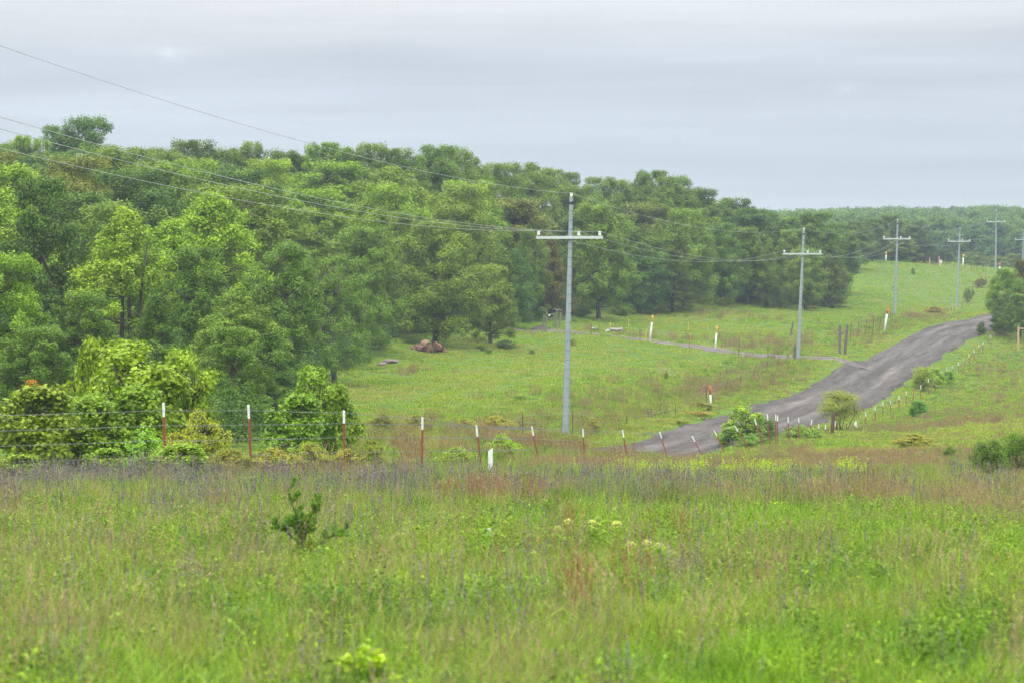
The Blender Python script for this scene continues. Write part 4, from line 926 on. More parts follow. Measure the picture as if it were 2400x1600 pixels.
for a in [
 ('sapA', 315, 800, 300, 68, SG, 'tallest yellow-green oak sapling behind the fence, between the left edge and the first post', 'sapling'),
 ('sapB', 215, 800, 110, 70, (.12, .22, .02), 'slim yellow-green sapling leading up at the left side of the tallest sapling', 'sapling'),
 ('sapA', 430, 818, 170, 69, SG, 'yellow-green oak sapling above the first white tipped post, right part of the clump', 'sapling'),
 ('sapB', 90, 905, 230, 64, (.105, .185, .022), 'wide green oak bush with reddish tip at the left edge behind the wires', 'sapling'),
 ('sapB', 215, 930, 190, 65, SG2, 'dense green oak bush low between the left bush and the first post', 'sapling'),
 ('sapB', 75, 890, 50, 64.5, (.24, .15, .03), 'orange leaved shoot topping the wide bush at the left edge', 'sapling', 945),
 ('sapB', 320, 905, 200, 66, SG2, 'leafy green bush just behind the first white tipped post', 'sapling'),
 ('sapA', 745, 858, 175, 74, (.095, .20, .020), 'rounded green sapling between the second and third white tipped posts', 'sapling'),
 ('sapB', 700, 925, 150, 70, (.085, .19, .022), 'low green leafy bush leaning left of the third post', 'sapling'),
 ('sapB', 800, 935, 110, 78, (.09, .19, .022), 'green bush partly behind the third white tipped post', 'sapling'),
 ('vine', 470, 952, 150, 63, YO2, 'yellow-green vine mound swallowing the wires right of the first post', 'vine'),
 ('vine', 410, 1010, 130, 62, (.19, .26, .03), 'green and yellow vine growth round the foot of the first post', 'vine'),
 ('weed', 335, 985, 110, 60.5, (.10, .24, .035), 'bright green compound leaved plant left of the first post', 'shrub'),
 ('sapB', 430, 1040, 150, 58.5, (.12, .235, .025), 'low bright oak sprout in front of the fence below the vine mound', 'sapling'),
 ('sapB', 250, 1050, 110, 58.5, (.11, .22, .025), 'small leafy sprout at the fence foot below the tall saplings', 'sapling'),
 ('sapB', 45, 1065, 120, 57.5, (.11, .21, .025), 'small green sprout at the fence foot at the left edge', 'sapling'),
 ('vine', 540, 1050, 150, 61, YO, 'yellow leaved brush at the foot of the second post', 'vine'),
 ('weed', 640, 1040, 120, 62.5, YO, 'yellow leaved brush between the second and third posts', 'vine'),
 ('vine', 730, 1035, 120, 64, YO2, 'yellowish vine tangle left of the third post', 'vine'),
 ('weed', 815, 1044, 90, 64.5, YO, 'yellow and pink tinged brush at the foot of the third post', 'vine'),
 ('weed', 660, 1010, 110, 66, (.085, .19, .05), 'bluish leafy weed under the wires between second and third posts', 'shrub'),
 ('sapA', 1745, 950, 110, 145, (.13, .245, .020), 'bright yellow-green sapling at the road edge behind the leaning posts', 'sapling'),
 ('sapB', 1715, 1000, 90, 143, (.10, .21, .022), 'lower leafy half of the road edge sapling, at its left', 'sapling'),
 ('bush', 1790, 978, 70, 149, (.055, .135, .03), 'dark green bush right of the bright roadside sapling', 'bush'),
 ('weed', 1775, 1010, 60, 141, (.07, .15, .03), 'dark weed bush between the leaning fence posts', 'shrub'),
 ('weed', 1875, 990, 80, 157, (.10, .205, .03), 'green leafy shrub below the fence posts in mid road', 'shrub'),
 ('weed', 1905, 1000, 50, 159, (.09, .20, .03), 'small light green shrub just left of the thick leaning post', 'shrub'),
 ('willow', 1968, 914, 105, 178, (.145, .215, .038), 'wispy pale green willow shrub on thin stems by the road', 'shrub'),
 ('sapB', 2152, 938, 46, 205, (.065, .19, .035), 'bright green young tree right of the fence in the right field', 'sapling'),
 ('sapA', 2190, 862, 62, 244, (.12, .24, .022), 'light green roadside bush left of the fence', 'bush'),
 ('sapB', 2225, 868, 40, 248, (.10, .23, .022), 'light green bush grown into the fence, right of the roadside bush', 'bush'),
 ('bush', 2165, 858, 60, 240, (.15, .25, .03), 'low pale bush at the road edge, leftmost of the roadside bushes', 'bush'),
 ('bush', 2318, 1030, 100, 70, (.050, .115, .018), 'dark glossy green bush in the brown grass near the right edge', 'bush'),
 ('bush', 2388, 1015, 90, 74, (.055, .125, .02), 'taller green bush touching the right edge', 'bush'),
 ('dead', 2395, 1050, 60, 73, (.09, .06, .04), 'brown twiggy shrub at the right edge in front of the green bush', 'shrub'),
 ('juni', 1186, 792, 56, 243, (.040, .105, .024), 'dark rounded juniper alone on the bright pasture', 'bush'),
 ('juni', 1127, 808, 30, 238, (.040, .10, .024), 'small dark bush left of the rounded juniper', 'bush'),
 ('juni', 1144, 817, 20, 234, (.045, .115, .024), 'tiny dark bush in front of the small dark bush left of the juniper', 'bush'),
 ('juni', 1246, 817, 16, 236, (.045, .11, .024), 'tiny flat dark shrub right of the rounded juniper', 'bush'),
 ('juni', 1160, 757, 30, 262, (.055, .10, .034), 'grey-green bush under the branch tip left of the track', 'bush'),
 ('juni', 1195, 770, 34, 262, (.06, .14, .026), 'low green shrub by the track above the rounded juniper', 'bush'),
 ('weed', 1341, 790, 26, 252, (.14, .19, .03), 'yellowish shrub just right of the nearest pole, mid height', 'shrub'),
 ('juni', 1405, 888, 18, 205, (.045, .10, .03), 'dark small bush alone in the middle of the bright pasture', 'bush'),
 ('juni', 1561, 868, 12, 216, (.06, .12, .03), 'tiny dark tuft in the pasture, left of the orange ditch marker', 'bush'),
 ('juni', 1218, 925, 30, 176, (.06, .14, .022), 'low dark tuft in the pasture left of the nearest pole', 'bush'),
 ('juni', 2093, 672, 12, 440, (.045, .10, .035), 'dark tuft left of the third pole shaft on the upper pasture', 'bush'),
 ('juni', 2071, 691, 18, 415, (.06, .13, .035), 'dark low tuft lower left on the upper pasture', 'bush'),
 ('juni', 1992, 692, 18, 395, (.06, .13, .035), 'low tuft at the foot of the upper pasture by the wood end', 'bush'),
 ('juni', 2140, 626, 12, 480, (.06, .12, .035), 'tiny dark tuft near the crest between third and fourth poles', 'bush'),
 ('bush', 2270, 676, 26, 440, (.065, .125, .04), 'dark shrub on the fence slope right of the fourth pole', 'bush'),
 ('bush', 2300, 652, 34, 470, (.10, .12, .055), 'greyish shrub high on the fence slope right of the fourth pole', 'bush'),
 ('dead', 2192, 588, 36, 512, (.10, .08, .06), 'bare pinkish dead bush at the crest beside the white box', 'shrub'),
 ('dead', 1524, 948, 44, 168, (.075, .055, .05), 'dark leafless thicket left of the orange ditch marker', 'shrub'),
 ('dead', 1552, 940, 40, 170, (.08, .06, .055), 'dark leafless thicket nearest the orange ditch marker', 'shrub'),
 ('dead', 1006, 800, 74, 232, (.11, .055, .04), 'tangle of dead brown branches lying over the rock pile', 'dead branches', 836),
 ('vine', 1640, 945, 90, 184, (.17, .20, .04), 'brush mound round the foot of the orange ditch marker', 'vine'),
 ('vine', 1620, 968, 120, 176, (.24, .22, .035), 'ochre vine mound spreading below the orange ditch marker', 'vine'),
 ('vine', 1560, 985, 120, 166, (.20, .24, .035), 'yellow-green vine mound left of the road end', 'vine'),
 ('vine', 1480, 998, 90, 158, (.17, .22, .035), 'low green vine mound between the nearest pole and the thicket', 'vine'),
 ('vine', 1390, 980, 46, 151, (.19, .24, .035), 'small yellow-green bush just right of the nearest pole', 'vine'),
 ('dead', 1395, 992, 30, 149, (.07, .06, .04), 'dark twig bush below the small bush right of the nearest pole', 'shrub'),
 ('vine', 1165, 975, 100, 140, (.21, .26, .03), 'yellow-green vine mound in the ditch above the leaning posts', 'vine'),
 ('vine', 1090, 982, 80, 138, (.19, .25, .03), 'yellow-green vine mound in the ditch above the fourth post', 'vine'),
 ('vine', 980, 972, 90, 132, (.14, .19, .03), 'green brush mound in the ditch behind the fourth post', 'vine'),
 ('vine', 900, 968, 80, 128, (.12, .17, .03), 'brownish green brush mound in the ditch right of the rounded sapling', 'vine'),
 ('vine', 1250, 1010, 90, 130, (.16, .22, .03), 'yellow-green vine patch left of the foot of the nearest pole', 'vine'),
 ('vine', 1340, 1020, 90, 132, (.14, .19, .03), 'brush in front of the foot of the nearest pole', 'vine'),
 ('weed', 1175, 1008, 80, 92, (.115, .24, .022), 'bright green shrub between the fifth and sixth posts', 'shrub'),
 ('weed', 1070, 1040, 80, 82, (.12, .22, .03), 'green weedy shrub left of the fifth post', 'shrub'),
 ('vine', 870, 1030, 80, 74, (.15, .21, .03), 'yellow-green shrub right of the third post', 'vine'),
 ('weed', 1760, 1010, 50, 137, (.09, .21, .022), 'bright leafy weed at the foot of the most tilted post', 'shrub'),
 ('weed', 1830, 1052, 50, 118, (.12, .20, .03), 'pale green weed clump in the brown grass behind the bright strip', 'shrub'),
 ('vine', 2140, 1018, 120, 128, (.20, .24, .03), 'yellow-green low shrub in the brown grass right of the willow', 'vine'),
 ('weed', 2228, 1040, 40, 108, (.07, .145, .028), 'dark green weed clump in the brown grass left of the dark bush', 'shrub'),
 ('vine', 2190, 722, 60, 372, (.18, .17, .035), 'ochre brush strip at the foot of the upper pasture near the fourth pole', 'vine'),
 ('vine', 2160, 742, 60, 345, (.17, .18, .04), 'yellowish brush right of the dark red weeds by the third pole', 'vine'),
 ('vine', 1900, 722, 60, 352, (.16, .17, .035), 'ochre brush at the wood edge right of the second pole', 'vine'),
 ('vine', 1970, 722, 70, 362, (.15, .17, .035), 'low ochre brush at the corner of the wood', 'vine'),
 ('bush', 1820, 706, 60, 345, (.08, .15, .03), 'low green bush at the wood edge left of the second pole', 'bush'),
 ('bush', 1700, 698, 50, 333, (.10, .17, .035), 'pale low bush at the wood edge below the wires', 'bush'),
 ('bush', 1360, 722, 70, 304, (.075, .15, .03), 'low green bush at the wood edge just right of the nearest pole', 'bush'),
 ('bush', 1450, 718, 60, 312, (.08, .15, .03), 'low bush at the wood edge left of the dark red rocks', 'bush')]:
    shrub(*a)
for i, (px, topy, d, l) in enumerate([(1100, 735, 266, 'dark bushes row'), ]): pass

# slender cedar seedling in the meadow
def seedling():
    base = G(712, 27.0); o = thing('cedar_seedling', 'small dark green cedar seedling with forked branches in the near meadow', 'seedling', base); rs = np.random.RandomState(5); mb = MB(); C = []; T = []
    arms = [((712, 1300), (704, 1225), (688, 1175), (682, 1142)), ((708, 1265), (720, 1225), (738, 1190), (752, 1178)), ((704, 1275), (680, 1250), (655, 1232), (636, 1222)), ((716, 1290), (748, 1275), (780, 1255), (812, 1236)), ((706, 1240), (696, 1215), (700, 1195), (704, 1190)), ((706, 1262), (690, 1240), (672, 1225), (664, 1218)), ((712, 1270), (716, 1250), (728, 1232), (736, 1215))]
    for j0 in range(4):
        for q in range(5):
            k0 = rs.randint(1, 3); f = rs.uniform(); pa = arms[j0]; bx_ = pa[k0][0] + (pa[k0 + 1][0] - pa[k0][0]) * f; by_ = pa[k0][1] + (pa[k0 + 1][1] - pa[k0][1]) * f; a_ = math.atan2(pa[3][0] - pa[0][0], pa[0][1] - pa[3][1]) + rs.choice([-1, 1]) * rs.uniform(.5, 1.1); l_ = rs.uniform(10, 24)
            arms.append(tuple((bx_ + math.sin(a_) * l_ * k / 3, by_ - math.cos(a_) * l_ * k / 3) for k in range(4)))
    for q in range(16):
        f = rs.uniform(0, .75); x0_, y0_ = 712 - 12 * f, 1295 - 95 * f; a_ = rs.uniform(-1.25, 1.25); l_ = rs.uniform(22, 46) * (1.1 - f * .6); arms.append(tuple((x0_ + math.sin(a_) * l_ * k / 3 + rs.uniform(-3, 3), y0_ - math.cos(a_) * l_ * k / 3) for k in range(4)))
    for j, a in enumerate(arms):
        dy = (j - 3) * .035 if j < 7 else rs.uniform(-.09, .09); pts = [P(x, y, 27.0) - base + np.array([0, dy * k, 0]) for k, (x, y) in enumerate(a)]
        sp = []
        for k in range(3):
            for f in (0, .33, .66): sp.append(pts[k] + (pts[k + 1] - pts[k]) * f)
        sp.append(pts[3]); mb.tube(sp, [.010 - .0085 * k / 9 for k in range(10)], 5)
        for k in range(1, 10):
            r = [.0, .02, .035, .045, .05, .045, .04, .032, .025, .015][k] * rs.uniform(.6, 1.3) * (.55 if j in (0, ) and k > 3 else 1) * (.75 if j == 3 and k < 6 else 1) * 1.2
            for q in range(14 if j < 7 else 8):
                if rs.uniform() < .25: continue
                ax_ = unit(sp[min(k + 1, 9)] - sp[max(k - 1, 0)]); e = unit(rs.normal(size=3) * .8 + ax_ * .8 + np.array([0, 0, .35])); L = rs.uniform(.25, 1.35) * r * (1.25 if j < 7 else .8)
                for s in np.linspace(.1, 1, 9): C.append(sp[k] + e * L * s + rs.normal(size=3) * .003); T.append(e + rs.normal(size=3) * .4)
    part('stem', mb.mesh('seedling_stem'), M_BARK, o); C = np.array(C); T = unit(np.array(T)); n = len(C)
    c = part('foliage', leaves_mesh('seedling_foliage', C, unit(rs.normal(size=(n, 3)) + (0, -.3, .6)), .022, .005, rs, rs.uniform(0, 1, n), lean=T), M_LEAF, o); c.color = (.06, .16, .024, 1)
seedling()
M_UMB = plain('cream_yellow_petals', (.58, .60, .11), (.44, .52, .07), 60, .6)
M_WPET = plain('white_petals', (.75, .72, .70), (.6, .6, .55), 60, .6)
M_STEM = plain('green_stem', (.10, .18, .04), (.08, .14, .03), 20, .6)
def herb(label, px, topy, d, umb, seed, leafc=(.11, .25, .022), petal=None, nstem=1, spread=.05, leafL=.085, hmin=.2, nl=7, cat='wildflower', name='milkweed'):
    rs = np.random.RandomState(seed); b = G(px, d); zt = P(px, topy, d)[2]; h = max(hmin, zt - b[2]); o = thing(name, label, cat, b); mb = MB(); C, Nn, T, Lf = [], [], [], []; heads = []
    for s in range(nstem):
        off = np.array([rs.uniform(-spread, spread), rs.uniform(-spread, spread), 0]) if s else np.zeros(3)
        hh = h * (1 if s == 0 else rs.uniform(.65, .95)); top = off * 1.6 + np.array([0, 0, hh]); pts = limb(mb, off * .4 - np.array([0, 0, .03]), top, .004, .002, rs, 5, 6, .03); heads.append(top)
        for k in range(nl):
            z = .25 + .72 * k / nl; p = off * .4 + (top - off * .4) * z
            for q in range(2):
                a = k * 1.57 + q * math.pi + rs.uniform(-.3, .3); dr = np.array([math.cos(a), math.sin(a), .55]); dr /= np.linalg.norm(dr); L = leafL * rs.uniform(.75, 1.2) * (1.15 - .5 * abs(z - .6))
                C.append(p + dr * L * .5); T.append(dr); Nn.append(np.array([-dr[0] * .5, -dr[1] * .5, .85])); Lf.append(L)
    part('stem', mb.mesh('herb_stem'), M_STEM, o)
    C, Nn, T, Lf = map(np.array, (C, Nn, T, Lf)); t2 = T - unit(Nn) * (T * unit(Nn)).sum(1, keepdims=True)
    rr = np.random.RandomState(seed); n = len(C)
    me_ = leaves_mesh('herb_leaves', C, Nn, Lf, Lf * .5, rr, rr.uniform(0, 1, n), lean=unit(t2) * 6); c = part('leaves', me_, M_LEAF, o); c.color = leafc + (1,)
    if umb:
        fm = MB(); r = umb * 1.35
        for hd in heads[:max(1, nstem)]:
            for k in range(46):
                e = unit(rs.normal(size=3) + np.array([0, 0, .55])); p = hd + e * r * np.array([1, 1, .62]) + np.array([0, 0, r * .3]); q = r * .19
                fm.add([p + (q, 0, 0), p + (0, q, 0), p - (q, 0, 0), p - (0, q, 0), p + (0, 0, q), p - (0, 0, q)], [(0, 1, 4), (1, 2, 4), (2, 3, 4), (3, 0, 4), (1, 0, 5), (2, 1, 5), (3, 2, 5), (0, 3, 5)])
        part('flower_head', fm.mesh('umbel'), petal or M_UMB, o)
    return o
herb('pale yellow milkweed flower, leftmost of the near group, low', 1307, 1240, 27.2, .024, 1)
herb('pale yellow milkweed flower above and right of the leftmost one', 1333, 1224, 27.6, .026, 2)
herb('leafy milkweed with two pale flower heads in the middle of the group', 1388, 1226, 27.5, .024, 3, nstem=2, spread=.03)
herb('green budded milkweed just behind the middle flower heads', 1402, 1215, 27.9, .016, 4, petal=plain('green_buds', (.30, .40, .08), None, 30, .6), nstem=2)
herb('pale yellow milkweed flower standing alone at the right of the group', 1446, 1231, 27.4, .030, 6)
herb('leafy green milkweed without flowers left of the flowering group', 1240, 1245, 27.5, 0, 7, nstem=3, spread=.12, leafc=(.12, .26, .022))
herb('bright leafy milkweed between the leafy one and the first flower', 1290, 1262, 27.0, 0, 8, nstem=3, spread=.10)
herb('small yellow-green budded milkweed lowest of the right cluster', 1479, 1318, 24.4, .028, 9, petal=plain('lime_buds', (.45, .50, .08), (.3, .4, .06), 30, .6))
herb('yellow-green milkweed flower highest of the right cluster', 1517, 1298, 24.6, .028, 10, petal=plain('lime_petals', (.52, .55, .13), (.4, .46, .1), 30, .6))
herb('yellow-green milkweed flower at the right end of the right cluster', 1546, 1311, 24.5, .022, 11, petal=plain('lime_petals_dark', (.48, .50, .12), (.35, .42, .1), 30, .6), nstem=2, spread=.06)
herb('green plant with tiny white flowers left of the milkweeds', 1146, 1260, 27.8, .012, 12, petal=M_WPET, nstem=3, spread=.06)
herb('large out of focus leafy plant at the bottom edge, brightest green', 850, 1512, 14.6, 0, 13, leafc=(.19, .34, .018), nstem=7, spread=.10, leafL=.095, hmin=.18, nl=10, cat='plant', name='leafy_plant')
herb('low leafy plant at the bottom edge right of the brightest plant', 935, 1575, 14.2, 0, 14, leafc=(.17, .32, .018), nstem=4, spread=.10, leafL=.06, hmin=.12, cat='plant', name='leafy_plant')
herb('bright leafy herb above the brown grass band in the right meadow', 1815, 1212, 36, 0, 15, leafc=(.16, .32, .02), nstem=6, spread=.16, leafL=.07, cat='plant', name='leafy_plant')
herb('small leafy herb behind the milkweeds, beside the red stalks', 1283, 1185, 36, 0, 16, leafc=(.10, .25, .02), nstem=4, spread=.1, leafL=.08, cat='plant', name='leafy_plant')

# ------------------------------------------------------------------ scattered ground cover
def gn_scatter(name, label, protos, pts, rot, scl, idx, cat='grass'):
    """one object whose mesh points carry rotation, scale and which little plant grows there"""
    me = bpy.data.meshes.new(name); n = len(pts); me.vertices.add(n); me.vertices.foreach_set('co', np.asarray(pts, np.float32).ravel())
    a = me.attributes.new('rot', 'FLOAT_VECTOR', 'POINT'); a.data.foreach_set('vector', np.asarray(rot, np.float32).ravel())
    a = me.attributes.new('scl', 'FLOAT', 'POINT'); a.data.foreach_set('value', np.asarray(scl, np.float32))
    a = me.attributes.new('idx', 'INT', 'POINT'); a.data.foreach_set('value', np.asarray(idx, np.int32))
    me.update(); o = link(name, me, None); tag(o, label, cat, kind='stuff')
    coll = bpy.data.collections.new(name + '_kinds')
    for k, (m, mt) in enumerate(protos):
        po = bpy.data.objects.new('%s_kind_%02d' % (name, k), m); coll.objects.link(po)
        if mt is not None and not m.materials: m.materials.append(mt)
    ng = bpy.data.node_groups.new(name, 'GeometryNodeTree'); ng.interface.new_socket('Geometry', in_out='INPUT', socket_type='NodeSocketGeometry'); ng.interface.new_socket('Geometry', in_out='OUTPUT', socket_type='NodeSocketGeometry')
    gi = ng.nodes.new('NodeGroupInput'); go = ng.nodes.new('NodeGroupOutput'); ip = ng.nodes.new('GeometryNodeInstanceOnPoints'); ci = ng.nodes.new('GeometryNodeCollectionInfo'); ci.inputs['Collection'].default_value = coll
    ci.inputs['Separate Children'].default_value = True; ci.inputs['Reset Children'].default_value = True; ip.inputs['Pick Instance'].default_value = True
    def na(nm, ty):
        q = ng.nodes.new('GeometryNodeInputNamedAttribute'); q.data_type = ty; q.inputs[0].default_value = nm; return next(s for s in q.outputs if s.enabled and s.name == 'Attribute')
    L = ng.links; L.new(gi.outputs[0], ip.inputs['Points']); L.new(ci.outputs[0], ip.inputs['Instance']); L.new(na('idx', 'INT'), ip.inputs['Instance Index'])
    L.new(na('scl', 'FLOAT'), ip.inputs['Scale']); L.new(na('rot', 'FLOAT_VECTOR'), ip.inputs['Rotation']); L.new(ip.outputs[0], go.inputs[0])
    md = o.modifiers.new('growth', 'NODES'); md.node_group = ng; return o

def blades(name, n, rad, h, w, rs, bend=.35, hvar=.35, head=None, stemw=None):
    """tuft of n bent blades; head=(length, width, count) puts a seed head on each"""
    V, Lp, St, To, Ti = [], [], [], [], []
    def face(ix, tint): St.append(len(Lp)); Lp.extend(ix); To.append(len(ix)); Ti.append(tint)
    for k in range(n):
        r = rad * math.sqrt(rs.uniform()); a = rs.uniform(0, 6.28); b = np.array([r * math.cos(a), r * math.sin(a), -.02]); hh = h * (1 + rs.uniform(-hvar, hvar)); la = rs.uniform(0, 6.28); ln = hh * bend * rs.uniform(.2, 1)
        dl = np.array([math.cos(la), math.sin(la), 0]); fa = rs.uniform(0, 6.28); sd_ = np.array([math.cos(fa), math.sin(fa), 0]) * (w * rs.uniform(.7, 1.3) / 2); tint = rs.uniform()
        m1 = b + dl * ln * .25 + np.array([0, 0, hh * .55]); tp = b + dl * ln + np.array([0, 0, hh * (1 - .15 * bend)])
        i = len(V); V += [b - sd_, b + sd_, m1 + sd_ * .85, m1 - sd_ * .85, tp]; face((i, i + 1, i + 2, i + 3), tint); face((i + 3, i + 2, i + 4), tint)
        if head:
            hl, hw, hc = head; ax = unit(tp - m1)
            for q in range(hc):
                p = tp - ax * hl * q / hc; e = unit(rs.normal(size=3)) * hw * (1.2 - .6 * q / hc if q > hc * .2 else .7); f_ = np.cross(ax, e); i = len(V)
                V += [p + e * .5, p + f_ * .5 - ax * hl / hc * .6, p - e * .5 - ax * hl / hc * 1.2, p - f_ * .5 - ax * hl / hc * .6]; face((i, i + 1, i + 2, i + 3), tint)
    return np_mesh(name, np.array(V), Lp, St, To, Ti)
def forb(name, n, rad, h, leaf, rs, lw=.45):
    C = []; T = []; nst = max(2, n // 16)
    for s in range(nst):
        a = rs.uniform(0, 6.28); r = rad * math.sqrt(rs.uniform()); hh = h * rs.uniform(.6, 1.1); lx = rs.normal(size=2) * h * .12
        for k in range(n // nst):
            f = rs.uniform(.15, 1); e = unit(np.array([rs.normal(), rs.normal(), .5])); C.append(np.array([r * math.cos(a) + lx[0] * f, r * math.sin(a) + lx[1] * f, hh * f]) + e * leaf * .5); T.append(e)
    C = np.array(C); T = np.array(T); m = len(C)
    return leaves_mesh(name, C, unit(rs.normal(size=(m, 3)) * .5 + (0, 0, .8)), leaf * rs.uniform(.7, 1.3, m), leaf * lw, rs, rs.uniform(0, 1, m), lean=T * 4)
rs = np.random.RandomState(3)
G_GRASS = grass_material('meadow_blades', [(.22, (.075, .14, .022)), (.36, (.12, .24, .025)), (.50, (.18, .335, .026)), (.62, (.235, .35, .040)), (.74, (.25, .28, .08)), (.86, (.17, .17, .08))], .55)
G_DRY = grass_material('dry_stalks', [(.35, (.20, .17, .10)), (.5, (.27, .22, .12)), (.65, (.24, .16, .10)), (.8, (.30, .26, .14))], .5, .2)
G_RED = grass_material('red_brown_weeds', [(.35, (.18, .13, .08)), (.5, (.24, .185, .105)), (.65, (.22, .135, .09)), (.8, (.22, .22, .09))], .3, .2)
G_SPK = grass_material('slate_flower_spikes', [(.35, (.10, .10, .13)), (.5, (.135, .12, .155)), (.7, (.16, .135, .14))], .8, .15)
G_FORB = grass_material('forb_leaves', [(.32, (.08, .17, .025)), (.45, (.15, .29, .024)), (.6, (.26, .40, .028)), (.75, (.11, .22, .03))], .9, var=1.1)
G_LIME = grass_material('lime_forb_leaves', [(.35, (.24, .40, .010)), (.6, (.32, .46, .012)), (.8, (.24, .38, .02))], .6)
G_YEL = grass_material('yellow_florets', [(.3, (.65, .45, .03)), (.7, (.60, .52, .08))], .6, .2)
G_SHORT = grass_material('grazed_grass', [(.25, (.13, .235, .020)), (.42, (.165, .27, .022)), (.56, (.19, .28, .026)), (.70, (.225, .275, .04)), (.82, (.22, .24, .07))], .09, gain=1.28)
G_BRUSH = grass_material('ditch_brush_leaves', [(.3, (.14, .20, .03)), (.5, (.23, .25, .035)), (.65, (.26, .21, .045)), (.8, (.14, .20, .03))], .25)

def sector(n_per_m2, d0, d1, um=.172, seed=0):
    r_ = np.random.RandomState(seed); area = (d1 * d1 - d0 * d0) * um; n = int(area * n_per_m2)
    d = np.sqrt(r_.uniform(d0 * d0, d1 * d1, n)); u = r_.uniform(-um, um, n); return u * d, d, r_
def put(X, Y, r_, smin, smax, tilt=.12):
    Z = height(X, Y); n = len(X); return np.stack([X, Y, Z], 1), np.stack([r_.normal(size=n) * tilt, r_.normal(size=n) * tilt, r_.uniform(0, 6.28, n)], 1), r_.uniform(smin, smax, n)
def pxof(X, Y): return X / Y * FPX + CXP
def offroad(X, Y, m=3.5): return (dist_poly(X, Y, ROAD) > m) & (dist_poly(X, Y, TRACK) > 1.2)
# near meadow
pxof_ = pxof
G_VIV = grass_material('vivid_blades', [(.3, (.12, .27, .016)), (.5, (.16, .33, .018)), (.7, (.21, .35, .024))], .6)
KN = [(blades('tuft', 90, .20, .17, .006, rs, 1.0), G_GRASS), (blades('tuft', 60, .24, .27, .0055, rs, .7), G_GRASS), (blades('tuft', 100, .24, .13, .007, rs, 1.3), G_GRASS),
      (forb('herb', 150, .16, .24, .035, rs), G_FORB), (forb('herb', 130, .20, .32, .028, rs, .3), G_FORB), (blades('tuft', 24, .18, .42, .003, rs, .25, head=(.06, .010, 3)), G_DRY), (blades('tuft', 18, .22, .48, .0028, rs, .3, head=(.10, .012, 4)), G_DRY), (blades('tuft', 85, .22, .27, .007, rs, .6), G_VIV)]
X, Y, r_ = sector(34, 10.5, 36, .19, 1); pn = fbm(X / 1.6, Y / 2.5, 3); dn = dryf(X, Y); q = r_.uniform(0, 1, len(X))
idx = np.where(q < .45, r_.randint(0, 3, len(X)), np.where(q < .55 + .45 * (pn > .40), r_.randint(3, 5, len(X)), r_.randint(0, 3, len(X)))); idx = np.where(r_.uniform(0, 1, len(X)) < .03 + .11 * np.clip((fbm(X / 1.1, Y / 1.8, 88) - .52) * 9, 0, 1) + .7 * dn, r_.randint(5, 7, len(X)), idx)
pq = pxof_(X, Y); viv = np.exp(-((pq - 1750) / 330) ** 2 - ((Y - 14.5) / 1.9) ** 2) + .8 * np.exp(-((pq - 1950) / 380) ** 2 - ((Y - 31) / 2.6) ** 2) + .5 * np.exp(-((pq - 1250) / 120) ** 2 - ((Y - 30) / 2.) ** 2)
idx = np.where(r_.uniform(0, 1, len(X)) < viv * .75 * (.2 + fbm(X / .7, Y / 1.2, 99)), 7, idx)
p_, ro, sc_ = put(X, Y, r_, .45, .95, .2); sc_ = sc_ * (.75 + .5 * fbm(X / .9, Y / 1.5, 44)); gn_scatter('meadow_grass', 'tall mixed meadow grass and herbs nearest the camera', KN, p_, ro, sc_, idx)
# middle meadow to the fence and beyond it in the right
KM = [(blades('tuft', 80, .34, .30, .010, rs, .9), G_GRASS), (blades('tuft', 80, .36, .46, .009, rs, .35), G_GRASS), (forb('herb', 170, .30, .34, .055, rs, .4), G_FORB),
      (blades('tuft', 34, .30, .55, .005, rs, .25, head=(.08, .014, 3)), G_DRY), (blades('tuft', 45, .34, .66, .006, rs, .25, head=(.12, .02, 4)), G_RED), (blades('tuft', 60, .3, .5, .009, rs, .5), G_LIME)]
X, Y, r_ = sector(14, 36, 128, .172, 2); px_ = pxof(X, Y); keep = (r_.uniform(0, 1, len(X)) < np.interp(Y, [36, 60, 90, 128], [1, .8, .55, .45])) & offroad(X, Y, 3.4); X, Y, px_ = X[keep], Y[keep], px_[keep]
dn = dryf(X, Y); q = r_.uniform(0, 1, len(X)); idx = np.where(q < .25, 1, np.where(q < .45, 2, 0)); idx = np.where(r_.uniform(0, 1, len(X)) < .04 + .75 * dn + .18 * np.clip((fbm(X / 1.4, Y / 2.5, 19) - .5) * 8, 0, 1) * ((Y > 40) & (Y < 70)), np.where(r_.uniform(0, 1, len(X)) < .2 + .5 * dn, 4, 3), idx)
hs = np.interp(Y, [36, 52, 62, 90, 128], [.6, .42, .40, .36, .30]); hs = np.where((px_ > 1180) & (px_ < 1650) & (Y > 78) & (Y < 106), .62, hs) * np.where(Y > np.interp(px_, [380, 990, 1262, 1471, 1644, 1805, 1918], [60, 68, 90, 107, 128, 137, 168]) - 2, .7, 1)
p_, ro, sc_ = put(X, Y, r_, .6, 1.15); sc_ = sc_ * np.where((Y > 46) & (Y < 70), .45 + 1.25 * fbm(X / .8, Y / 1.6, 53), 1) * np.where((idx == 4) & (Y > 50) & (Y < 68), 1.45, 1); gn_scatter('tall_grass', 'tall green and brown grass between the meadow and the fence', KM, p_, ro, sc_ * hs, idx)
